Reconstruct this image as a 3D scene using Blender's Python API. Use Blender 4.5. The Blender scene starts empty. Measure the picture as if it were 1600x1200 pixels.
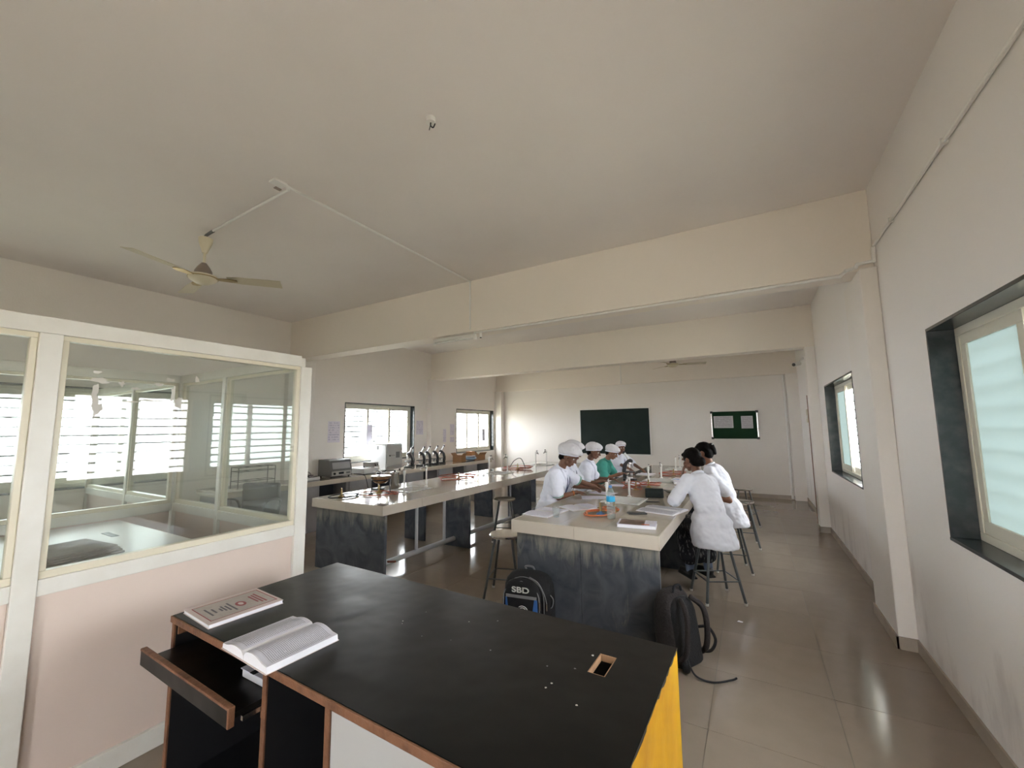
import bpy, bmesh, math, random
from mathutils import Vector, Matrix, Quaternion
random.seed(7)
SC = bpy.context.scene
COL = SC.collection
PI = math.pi

# ------------------------------------------------------------------ camera
def make_camera():
    yaw, pitch, roll = math.radians(30.134), math.radians(6.206), math.radians(-0.646)
    fw = Vector((-math.sin(yaw)*math.cos(pitch), math.cos(yaw)*math.cos(pitch), math.sin(pitch)))
    r = Vector((math.cos(yaw), math.sin(yaw), 0)); u = r.cross(fw)
    r2 = math.cos(roll)*r + math.sin(roll)*u; u2 = -math.sin(roll)*r + math.cos(roll)*u
    m = Matrix(((r2.x, u2.x, -fw.x, 0), (r2.y, u2.y, -fw.y, 0), (r2.z, u2.z, -fw.z, 1.6), (0, 0, 0, 1)))
    cd = bpy.data.cameras.new('camera'); cd.sensor_width = 36.0; cd.lens = 641.9/1600*36
    cd.clip_start = 0.05
    co = bpy.data.objects.new('camera', cd); COL.objects.link(co); co.matrix_world = m
    SC.camera = co
make_camera()

# ------------------------------------------------------------------ sky and exposure
SKY = 7.0
w = bpy.data.worlds.new('overcast_sky'); SC.world = w; w.use_nodes = True
w.node_tree.nodes['Background'].inputs['Color'].default_value = (0.955, 0.965, 1.0, 1)
w.node_tree.nodes['Background'].inputs['Strength'].default_value = SKY
SC.view_settings.view_transform = 'Standard'
SC.view_settings.look = 'None'
SC.view_settings.exposure = 2.02
SC.view_settings.gamma = 1.0
SC.view_settings.use_curve_mapping = False
SC.cycles.use_denoising = True
SC.cycles.max_bounces = 12
SC.cycles.diffuse_bounces = 7
SC.cycles.glossy_bounces = 5
SC.cycles.transparent_max_bounces = 24
SC.cycles.transmission_bounces = 8
SC.cycles.caustics_reflective = False
SC.cycles.caustics_refractive = False
SC.cycles.sample_clamp_indirect = 8.0

XR, XL, YB, YF, ZC = 0.92, -6.90, 10.95, -2.80, 3.50
WIN_R = [(1.40, 3.28), (5.39, 7.26), (-2.55, -0.70)]
WIN_L = [(0.85, 2.73), (5.33, 7.27), (8.87, 10.72), (-1.30, 0.58)]
SILL, HEAD = 0.955, 2.155

def portal(x, y0, y1, rz):
    ld = bpy.data.lights.new('window_portal', 'AREA'); ld.shape = 'RECTANGLE'
    ld.size = (y1-y0); ld.size_y = HEAD-SILL; ld.cycles.is_portal = True
    o = bpy.data.objects.new('window_portal', ld); COL.objects.link(o)
    o.location = (x, (y0+y1)/2, (SILL+HEAD)/2)
    o.rotation_euler = (PI/2, 0, rz)
for a, b in WIN_R: portal(XR+0.27, a, b, PI/2 + PI)   # light travels along -X
ADDED_DOOR = (-1.00, -0.20)  # unseen doorway, added to let more daylight into the room
for a, b in WIN_L: portal(XL-0.27, a, b, PI/2)         # light travels along +X

ld = bpy.data.lights.new('added_door_portal', 'AREA'); ld.shape = 'RECTANGLE'; ld.size = ADDED_DOOR[1]-ADDED_DOOR[0]; ld.size_y = 2.1; ld.cycles.is_portal = True
po = bpy.data.objects.new('added_door_portal', ld); COL.objects.link(po); po.location = ((ADDED_DOOR[0]+ADDED_DOOR[1])/2, YF-0.27, 1.05); po.rotation_euler = (PI/2, 0, 0); po.rotation_euler = (-PI/2, 0, 0)

# ------------------------------------------------------------------ materials
MATS = {}
def nodes_of(m):
    nt = m.node_tree; return nt, nt.nodes, nt.links
def mat(name, col, rough=0.6, metal=0.0, var=None, bump=None, spec=0.5, coords='Object', sheen=0, trans=0):
    """var=(scale, colour2, amount[, detail]); bump=(scale, strength[, detail])"""
    m = bpy.data.materials.new(name); m.use_nodes = True
    nt, N, L = nodes_of(m); b = N['Principled BSDF']
    c4 = (*col, 1) if len(col) == 3 else col
    b.inputs['Base Color'].default_value = c4
    b.inputs['Roughness'].default_value = rough
    b.inputs['Metallic'].default_value = metal
    b.inputs['Specular IOR Level'].default_value = spec
    if sheen: b.inputs['Sheen Weight'].default_value = sheen
    if var or bump:
        tc = N.new('ShaderNodeTexCoord')
    if var:
        n = N.new('ShaderNodeTexNoise'); n.inputs['Scale'].default_value = var[0]
        n.inputs['Detail'].default_value = var[3] if len(var) > 3 else 4
        L.new(tc.outputs[coords], n.inputs['Vector'])
        r = N.new('ShaderNodeValToRGB'); r.color_ramp.elements[0].position = 0.5-0.5*(1-var[2])*0.6
        r.color_ramp.elements[1].position = min(1.0, 0.5+0.25)
        r.color_ramp.elements[0].color = c4; r.color_ramp.elements[1].color = (*[c4[i]*(1-var[2])+var[1][i]*var[2] for i in range(3)], 1)
        L.new(n.outputs['Fac'], r.inputs['Fac']); L.new(r.outputs['Color'], b.inputs['Base Color'])
    if bump:
        n2 = N.new('ShaderNodeTexNoise'); n2.inputs['Scale'].default_value = bump[0]
        n2.inputs['Detail'].default_value = bump[2] if len(bump) > 2 else 3
        L.new(tc.outputs[coords], n2.inputs['Vector'])
        bp = N.new('ShaderNodeBump'); bp.inputs['Strength'].default_value = bump[1]; bp.inputs['Distance'].default_value = 0.02
        L.new(n2.outputs['Fac'], bp.inputs['Height']); L.new(bp.outputs['Normal'], b.inputs['Normal'])
    MATS[name] = m
    return m

mat('wall_paint', (0.84, 0.80, 0.755), 0.55, var=(1.3, (0.79, 0.75, 0.70), 0.5), bump=(60, 0.06))
mat('ceiling_paint', (0.83, 0.785, 0.755), 0.7, var=(0.9, (0.76, 0.715, 0.685), 0.7), bump=(25, 0.05))
mat('beam_paint', (0.85, 0.79, 0.715), 0.6, bump=(30, 0.06))
mat('alu_cream', (0.72, 0.69, 0.58), 0.35, bump=(40, 0.03))
mat('alu_white', (0.78, 0.77, 0.72), 0.35, var=(9, (0.62, 0.58, 0.5), 0.35), bump=(40, 0.03))
mat('alu_bead', (0.74, 0.69, 0.55), 0.35)
mat('peach_laminate', (0.72, 0.60, 0.53), 0.45, var=(2.0, (0.66, 0.55, 0.49), 0.6))
mat('black_stone', (0.022, 0.030, 0.032), 0.22, var=(14, (0.07, 0.08, 0.085), 0.6, 6))
mat('grille_steel', (0.25, 0.26, 0.28), 0.5)
mat('plaster_grey', (0.40, 0.40, 0.42), 0.6, var=(3, (0.30, 0.31, 0.34), 0.7))
mat('gap_shade', (0.022, 0.025, 0.036), 0.45)  # near-black colour for the shade inside the counter gaps
mat('pvc_white', (0.82, 0.81, 0.78), 0.3)
mat('pvc_grey', (0.55, 0.56, 0.58), 0.35)
mat('chrome', (0.75, 0.74, 0.72), 0.12, 1.0)
mat('steel', (0.62, 0.61, 0.60), 0.25, 1.0)
mat('brass', (0.40, 0.30, 0.14), 0.3, 1.0)
mat('copper', (0.55, 0.36, 0.24), 0.2, 1.0)
mat('cast_iron', (0.02, 0.02, 0.022), 0.45)
mat('stool_legs', (0.085, 0.095, 0.098), 0.4, bump=(80, 0.1))
mat('rubber_red', (0.36, 0.085, 0.045), 0.5)
mat('rubber_orange', (0.62, 0.17, 0.06), 0.5)
mat('rubber_black', (0.02, 0.02, 0.02), 0.6)
mat('sink_white', (0.75, 0.74, 0.72), 0.2)
mat('board_green', (0.010, 0.020, 0.018), 0.7, var=(2.5, (0.022, 0.034, 0.031), 0.6), spec=0.25)
mat('felt_green', (0.004, 0.035, 0.012), 0.95, bump=(300, 0.3))
mat('paper', (0.80, 0.80, 0.84), 0.8)
mat('paper_lilac', (0.66, 0.64, 0.74), 0.8)
mat('cardboard', (0.32, 0.17, 0.08), 0.85, var=(8, (0.24, 0.12, 0.06), 0.6))
mat('cardboard_orange', (0.50, 0.24, 0.10), 0.8)
mat('plastic_blue', (0.22, 0.35, 0.52), 0.35, bump=(20, 0.4))
mat('black_laminate', (0.006, 0.0057, 0.0054), 0.33, var=(3.0, (0.013, 0.012, 0.011), 0.8, 6), bump=(4.5, 0.28, 2), spec=0.2)
mat('black_board', (0.010, 0.010, 0.012), 0.5)
mat('wood_edge', (0.20, 0.090, 0.046), 0.55, var=(18, (0.09, 0.038, 0.02), 0.9, 6), bump=(60, 0.2))
mat('wood_raw', (0.42, 0.25, 0.14), 0.7, var=(14, (0.30, 0.17, 0.09), 0.7))
mat('white_laminate', (0.42, 0.42, 0.41), 0.45)
mat('yellow_paint', (0.60, 0.31, 0.004), 0.35, var=(3.5, (0.40, 0.17, 0.012), 0.9, 5), bump=(7, 0.25, 4), spec=0.25)
mat('cabinet_white', (0.76, 0.77, 0.78), 0.35)
mat('instrument_grey', (0.16, 0.165, 0.165), 0.45)
mat('instrument_light', (0.46, 0.45, 0.43), 0.4)
mat('instrument_black', (0.012, 0.012, 0.013), 0.35)
mat('display', (0.03, 0.04, 0.045), 0.2)
mat('fan_cream', (0.72, 0.66, 0.50), 0.3)
mat('fan_blade', (0.62, 0.56, 0.42), 0.35)
mat('fan_brown', (0.25, 0.20, 0.17), 0.35)
mat('skin', (0.150, 0.066, 0.038), 0.5, var=(30, (0.19, 0.085, 0.05), 0.5))
mat('skin_light', (0.24, 0.105, 0.060), 0.5, var=(30, (0.29, 0.13, 0.075), 0.5))
mat('hair', (0.0045, 0.0032, 0.003), 0.6, bump=(120, 0.3), spec=0.08)
mat('eye_white', (0.7, 0.68, 0.64), 0.3)
mat('eye_dark', (0.01, 0.007, 0.005), 0.2)
mat('lips', (0.16, 0.05, 0.04), 0.5)
mat('coat_white', (0.78, 0.80, 0.90), 0.85, bump=(5, 0.7, 1.5))
mat('shirt_white', (0.74, 0.75, 0.82), 0.85, bump=(7, 0.6, 2.5))
mat('cap_white', (0.72, 0.71, 0.74), 0.9, bump=(28, 1.0, 4))
mat('kurta_teal', (0.055, 0.30, 0.24), 0.85, bump=(9, 0.4, 4))
mat('cuff_green', (0.22, 0.40, 0.34), 0.85)
mat('maroon', (0.16, 0.02, 0.04), 0.85)
mat('trouser_dark', (0.02, 0.022, 0.03), 0.9)
mat('sock_blue', (0.16, 0.20, 0.30), 0.9)
mat('shoe_black', (0.012, 0.012, 0.012), 0.4)
mat('lanyard_blue', (0.03, 0.05, 0.12), 0.7)
mat('bag_black', (0.008, 0.008, 0.010), 0.75, bump=(120, 0.4))
mat('bag_brown', (0.020, 0.015, 0.015), 0.8, bump=(60, 0.4))
mat('bag_grey', (0.24, 0.24, 0.25), 0.6)
mat('bag_blue', (0.04, 0.14, 0.42), 0.6)
mat('lettering_white', (0.78, 0.78, 0.76), 0.6)
mat('label_blue', (0.02, 0.36, 0.66), 0.45)
mat('cap_blue', (0.10, 0.25, 0.55), 0.35)
mat('case_green', (0.008, 0.020, 0.022), 0.6, bump=(60, 0.3))
mat('pink_print', (0.34, 0.10, 0.11), 0.7)
mat('orange_print', (0.60, 0.14, 0.05), 0.6)
mat('cover_pink', (0.66, 0.57, 0.55), 0.6)
mat('cover_grey', (0.50, 0.46, 0.43), 0.6, var=(40, (0.40, 0.36, 0.34), 0.6))
mat('cover_brown', (0.10, 0.06, 0.045), 0.4, var=(18, (0.32, 0.20, 0.15), 0.8, 6))
mat('ink', (0.16, 0.15, 0.17), 0.8)
mat('switch_beige', (0.55, 0.50, 0.38), 0.5)
mat('beads', (0.55, 0.16, 0.03), 0.5)
mat('tape_residue', (0.62, 0.60, 0.55), 0.8)
mat('table_top_white', (0.76, 0.72, 0.69), 0.35, var=(3, (0.66, 0.62, 0.6), 0.6))
mat('grey_fabric', (0.32, 0.29, 0.27), 0.85, bump=(20, 0.4))
mat('tray_glass', (0.55, 0.56, 0.56), 0.1)
mat('earth', (0.42, 0.38, 0.31), 0.95, var=(0.1, (0.30, 0.32, 0.2), 0.8))
mat('skirting', (0.42, 0.36, 0.29), 0.25, var=(6, (0.34, 0.29, 0.24), 0.7))

def tile_material(name, c1, c2, rough, rnd, rough_var=0.06):
    m = mat(name, c1, rough); nt, N, L = nodes_of(m); b = N['Principled BSDF']
    tc = N.new('ShaderNodeTexCoord'); geo = N.new('ShaderNodeNewGeometry')
    n = N.new('ShaderNodeTexNoise'); n.inputs['Scale'].default_value = 7; n.inputs['Detail'].default_value = 6
    L.new(geo.outputs['Position'], n.inputs['Vector'])
    oi = N.new('ShaderNodeObjectInfo')
    mx = N.new('ShaderNodeMix'); mx.data_type = 'RGBA'
    mx.inputs[6].default_value = (*c1, 1); mx.inputs[7].default_value = (*c2, 1)
    L.new(n.outputs['Fac'], mx.inputs[0])
    hs = N.new('ShaderNodeHueSaturation'); L.new(mx.outputs[2], hs.inputs['Color'])
    mr = N.new('ShaderNodeMapRange'); mr.inputs[3].default_value = 1-rnd; mr.inputs[4].default_value = 1+rnd
    L.new(oi.outputs['Random'], mr.inputs[0]); L.new(mr.outputs[0], hs.inputs['Value'])
    L.new(hs.outputs['Color'], b.inputs['Base Color'])
    n2 = N.new('ShaderNodeTexNoise'); n2.inputs['Scale'].default_value = 2.5; L.new(geo.outputs['Position'], n2.inputs['Vector'])
    mr2 = N.new('ShaderNodeMapRange'); mr2.inputs[3].default_value = rough-rough_var; mr2.inputs[4].default_value = rough+rough_var
    L.new(n2.outputs['Fac'], mr2.inputs[0]); L.new(mr2.outputs[0], b.inputs['Roughness'])
    return m
tile_material('floor_tile', (0.245, 0.200, 0.155), (0.29, 0.24, 0.19), 0.13, 0.05)
tile_material('bench_tile', (0.40, 0.355, 0.295), (0.47, 0.42, 0.355), 0.08, 0.03, 0.03)
tile_material('bench_edge', (0.60, 0.535, 0.45), (0.66, 0.59, 0.50), 0.22, 0.03, 0.05)
mat('grout', (0.16, 0.14, 0.12), 0.8)
mat('grout_light', (0.62, 0.58, 0.50), 0.8)

def stone_material(name):
    # dark slate slab with pale lime streaks, thickest just under the worktop
    m = mat(name, (0.07, 0.08, 0.10), 0.55); nt, N, L = nodes_of(m); b = N['Principled BSDF']
    geo = N.new('ShaderNodeNewGeometry'); sep = N.new('ShaderNodeSeparateXYZ'); L.new(geo.outputs['Position'], sep.inputs[0])
    n0 = N.new('ShaderNodeTexNoise'); n0.inputs['Scale'].default_value = 5; n0.inputs['Detail'].default_value = 7; n0.inputs['Distortion'].default_value = 1.2
    L.new(geo.outputs['Position'], n0.inputs['Vector'])
    r0 = N.new('ShaderNodeValToRGB'); r0.color_ramp.elements[0].color = (0.040, 0.048, 0.062, 1); r0.color_ramp.elements[1].color = (0.115, 0.125, 0.145, 1)
    r0.color_ramp.elements[0].position = 0.3; r0.color_ramp.elements[1].position = 0.72
    L.new(n0.outputs['Fac'], r0.inputs['Fac'])
    mp = N.new('ShaderNodeMapping'); mp.inputs['Scale'].default_value = (9, 9, 2.2); L.new(geo.outputs['Position'], mp.inputs['Vector'])
    n1 = N.new('ShaderNodeTexNoise'); n1.inputs['Scale'].default_value = 1.0; n1.inputs['Detail'].default_value = 8; n1.inputs['Roughness'].default_value = 0.68; n1.inputs['Distortion'].default_value = 0.8
    L.new(mp.outputs[0], n1.inputs['Vector'])
    mr = N.new('ShaderNodeMapRange'); mr.inputs[1].default_value = 0.45; mr.inputs[2].default_value = 0.71; mr.inputs[3].default_value = -0.05; mr.inputs[4].default_value = 0.30
    L.new(sep.outputs['Z'], mr.inputs[0])
    ad = N.new('ShaderNodeMath'); ad.operation = 'ADD'; L.new(n1.outputs['Fac'], ad.inputs[0]); L.new(mr.outputs[0], ad.inputs[1])
    r1 = N.new('ShaderNodeValToRGB'); r1.color_ramp.elements[0].position = 0.56; r1.color_ramp.elements[1].position = 0.82
    L.new(ad.outputs[0], r1.inputs['Fac'])
    mx = N.new('ShaderNodeMix'); mx.data_type = 'RGBA'; L.new(r1.outputs['Color'], mx.inputs[0]); L.new(r0.outputs['Color'], mx.inputs[6])
    mx.inputs[7].default_value = (0.27, 0.26, 0.22, 1)
    L.new(mx.outputs[2], b.inputs['Base Color'])
    return m
stone_material('slate')

def wall_right_material():
    # painted plaster with scuffs and damp smudges low on the wall
    m = mat('wall_paint_scuffed', (0.80, 0.765, 0.70), 0.55); nt, N, L = nodes_of(m); b = N['Principled BSDF']
    geo = N.new('ShaderNodeNewGeometry'); sep = N.new('ShaderNodeSeparateXYZ'); L.new(geo.outputs['Position'], sep.inputs[0])
    mp = N.new('ShaderNodeMapping'); mp.inputs['Scale'].default_value = (2, 5.0, 1.6); L.new(geo.outputs['Position'], mp.inputs['Vector'])
    n1 = N.new('ShaderNodeTexNoise'); n1.inputs['Scale'].default_value = 1.0; n1.inputs['Detail'].default_value = 7; n1.inputs['Roughness'].default_value = 0.62
    L.new(mp.outputs[0], n1.inputs['Vector'])
    mr = N.new('ShaderNodeMapRange'); mr.inputs[1].default_value = 0.25; mr.inputs[2].default_value = 1.0; mr.inputs[3].default_value = 0.08; mr.inputs[4].default_value = -0.2
    L.new(sep.outputs['Z'], mr.inputs[0])
    ad = N.new('ShaderNodeMath'); ad.operation = 'ADD'; L.new(n1.outputs['Fac'], ad.inputs[0]); L.new(mr.outputs[0], ad.inputs[1])
    r1 = N.new('ShaderNodeValToRGB'); r1.color_ramp.elements[0].position = 0.52; r1.color_ramp.elements[1].position = 0.80
    r1.color_ramp.elements[1].color = (0.6, 0.6, 0.6, 1)
    L.new(ad.outputs[0], r1.inputs['Fac'])
    mx = N.new('ShaderNodeMix'); mx.data_type = 'RGBA'; L.new(r1.outputs['Color'], mx.inputs[0])
    mx.inputs[6].default_value = (0.84, 0.81, 0.785, 1); mx.inputs[7].default_value = (0.46, 0.42, 0.40, 1)
    L.new(mx.outputs[2], b.inputs['Base Color'])
    n2 = N.new('ShaderNodeTexNoise'); n2.inputs['Scale'].default_value = 60
    bp = N.new('ShaderNodeBump'); bp.inputs['Strength'].default_value = 0.06; L.new(n2.outputs['Fac'], bp.inputs['Height']); L.new(bp.outputs['Normal'], b.inputs['Normal'])
wall_right_material()

def skirt_print_material():
    m = mat('skirt_print', (0.01, 0.01, 0.014), 0.9); nt, N, L = nodes_of(m); b = N['Principled BSDF']
    tc = N.new('ShaderNodeTexCoord'); mp = N.new('ShaderNodeMapping'); mp.inputs['Scale'].default_value = (60, 60, 14)
    L.new(tc.outputs['Object'], mp.inputs['Vector'])
    n = N.new('ShaderNodeTexNoise'); n.inputs['Scale'].default_value = 1; n.inputs['Detail'].default_value = 3; L.new(mp.outputs[0], n.inputs['Vector'])
    r = N.new('ShaderNodeValToRGB'); r.color_ramp.elements[0].position = 0.56; r.color_ramp.elements[1].position = 0.70
    r.color_ramp.elements[0].color = (0.008, 0.008, 0.012, 1); r.color_ramp.elements[1].color = (0.20, 0.20, 0.20, 1)
    L.new(n.outputs['Fac'], r.inputs['Fac']); L.new(r.outputs['Color'], b.inputs['Base Color'])
skirt_print_material()

def text_page_material(name, paper, ink, lines, cols, dens=0.5, fade=0.5):
    # printed page: rows of fine grey words in blocks (Generated coords; rows run along X)
    m = mat(name, paper, 0.8); nt, N, L = nodes_of(m); b = N['Principled BSDF']
    tc = N.new('ShaderNodeTexCoord'); sep = N.new('ShaderNodeSeparateXYZ'); L.new(tc.outputs['Generated'], sep.inputs[0])
    def math_(op, a, bb=None, v=None):
        n = N.new('ShaderNodeMath'); n.operation = op
        L.new(a, n.inputs[0])
        if bb is not None: L.new(bb, n.inputs[1])
        elif v is not None: n.inputs[1].default_value = v
        return n.outputs[0]
    row = math_('FRACT', math_('MULTIPLY', sep.outputs['Y'], v=lines))
    rowm = math_('LESS_THAN', row, v=0.5)
    mp = N.new('ShaderNodeMapping'); mp.inputs['Scale'].default_value = (cols, lines, 1); L.new(tc.outputs['Generated'], mp.inputs['Vector'])
    wn = N.new('ShaderNodeTexNoise'); wn.inputs['Scale'].default_value = 1.0; wn.inputs['Detail'].default_value = 2; L.new(mp.outputs[0], wn.inputs['Vector'])
    wm = math_('GREATER_THAN', wn.outputs['Fac'], v=1-dens-0.08)
    ex = math_('LESS_THAN', math_('ABSOLUTE', math_('SUBTRACT', sep.outputs['X'], v=0.5)), v=0.43)
    ey = math_('LESS_THAN', math_('ABSOLUTE', math_('SUBTRACT', sep.outputs['Y'], v=0.5)), v=0.44)
    f = math_('MULTIPLY', math_('MULTIPLY', math_('MULTIPLY', rowm, wm), ex), ey)
    f = math_('MULTIPLY', f, v=fade)
    mx = N.new('ShaderNodeMix'); mx.data_type = 'RGBA'; L.new(f, mx.inputs[0])
    mx.inputs[6].default_value = (*paper, 1); mx.inputs[7].default_value = (*ink, 1); L.new(mx.outputs[2], b.inputs['Base Color'])
    return m
text_page_material('page_print', (0.66, 0.66, 0.74), (0.12, 0.12, 0.15), 40, 40, 0.55, 0.55)
text_page_material('page_faint', (0.82, 0.81, 0.92), (0.45, 0.45, 0.58), 22, 18, 0.5, 0.4)
text_page_material('poster_print', (0.72, 0.68, 0.75), (0.30, 0.28, 0.40), 9, 6, 0.45, 0.5)
text_page_material('notice_print', (0.62, 0.61, 0.64), (0.36, 0.33, 0.37), 13, 8, 0.5, 0.8)

def glass_material(name, tint, ior=1.5, haze=0.0):
    m = bpy.data.materials.new(name); m.use_nodes = True; nt, N, L = nodes_of(m)
    N.remove(N['Principled BSDF']); out = N['Material Output']
    tr = N.new('ShaderNodeBsdfTransparent'); tr.inputs[0].default_value = (*tint, 1)
    gl = N.new('ShaderNodeBsdfGlossy'); gl.inputs['Roughness'].default_value = 0.0
    geo = N.new('ShaderNodeNewGeometry'); mr = N.new('ShaderNodeMapRange')
    mr.inputs[3].default_value = ior; mr.inputs[4].default_value = 1/ior; L.new(geo.outputs['Backfacing'], mr.inputs[0])
    fr = N.new('ShaderNodeFresnel'); L.new(mr.outputs[0], fr.inputs['IOR'])
    mx = N.new('ShaderNodeMixShader'); L.new(fr.outputs[0], mx.inputs[0]); L.new(tr.outputs[0], mx.inputs[1]); L.new(gl.outputs[0], mx.inputs[2])
    last = mx
    if haze:
        df = N.new('ShaderNodeBsdfDiffuse'); df.inputs[0].default_value = (0.75, 0.77, 0.75, 1)
        tl = N.new('ShaderNodeBsdfTranslucent'); tl.inputs[0].default_value = (0.75, 0.77, 0.75, 1)
        m0 = N.new('ShaderNodeMixShader'); m0.inputs[0].default_value = 0.5; L.new(df.outputs[0], m0.inputs[1]); L.new(tl.outputs[0], m0.inputs[2])
        m2 = N.new('ShaderNodeMixShader'); m2.inputs[0].default_value = haze; L.new(mx.outputs[0], m2.inputs[1]); L.new(m0.outputs[0], m2.inputs[2]); last = m2
    L.new(last.outputs[0], out.inputs['Surface']); MATS[name] = m
glass_material('partition_glass', (0.95, 0.97, 0.955), haze=0.035)
glass_material('window_glass', (0.97, 0.985, 0.98))
glass_material('dimming_glass', (0.66, 0.69, 0.69))  # tint invented to dim the near left daylight so the bars show
glass_material('bottle_plastic', (0.90, 0.93, 0.93), 1.45, haze=0.14)
glass_material('beaker_glass', (0.93, 0.95, 0.95), 1.5, haze=0.04)

def frosted_material(name='frosted_glass', ct=(0.25, 0.285, 0.28), tr_c=(0.30, 0.40, 0.39), k=0.03):
    m = bpy.data.materials.new(name); m.use_nodes = True; nt, N, L = nodes_of(m)
    N.remove(N['Principled BSDF']); out = N['Material Output']
    tl = N.new('ShaderNodeBsdfTranslucent'); tl.inputs[0].default_value = (*ct, 1)
    df = N.new('ShaderNodeBsdfDiffuse'); df.inputs[0].default_value = (0.52, 0.58, 0.58, 1)
    tr = N.new('ShaderNodeBsdfTransparent'); tr.inputs[0].default_value = (*tr_c, 1)
    gl = N.new('ShaderNodeBsdfGlossy'); gl.inputs['Roughness'].default_value = 0.25
    tc = N.new('ShaderNodeTexCoord')
    n = N.new('ShaderNodeTexNoise'); n.inputs['Scale'].default_value = 9; n.inputs['Detail'].default_value = 5; L.new(tc.outputs['Object'], n.inputs['Vector'])
    bp = N.new('ShaderNodeBump'); bp.inputs['Strength'].default_value = 0.5; L.new(n.outputs['Fac'], bp.inputs['Height'])
    for s in (tl, df, gl): L.new(bp.outputs['Normal'], s.inputs['Normal'])
    a = N.new('ShaderNodeMixShader'); a.inputs[0].default_value = 0.25; L.new(tl.outputs[0], a.inputs[1]); L.new(df.outputs[0], a.inputs[2])
    b = N.new('ShaderNodeMixShader'); b.inputs[0].default_value = k; L.new(a.outputs[0], b.inputs[1]); L.new(tr.outputs[0], b.inputs[2])
    c = N.new('ShaderNodeMixShader'); c.inputs[0].default_value = 0.05; L.new(b.outputs[0], c.inputs[1]); L.new(gl.outputs[0], c.inputs[2])
    L.new(c.outputs[0], out.inputs['Surface']); MATS[name] = m
frosted_material()

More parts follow.
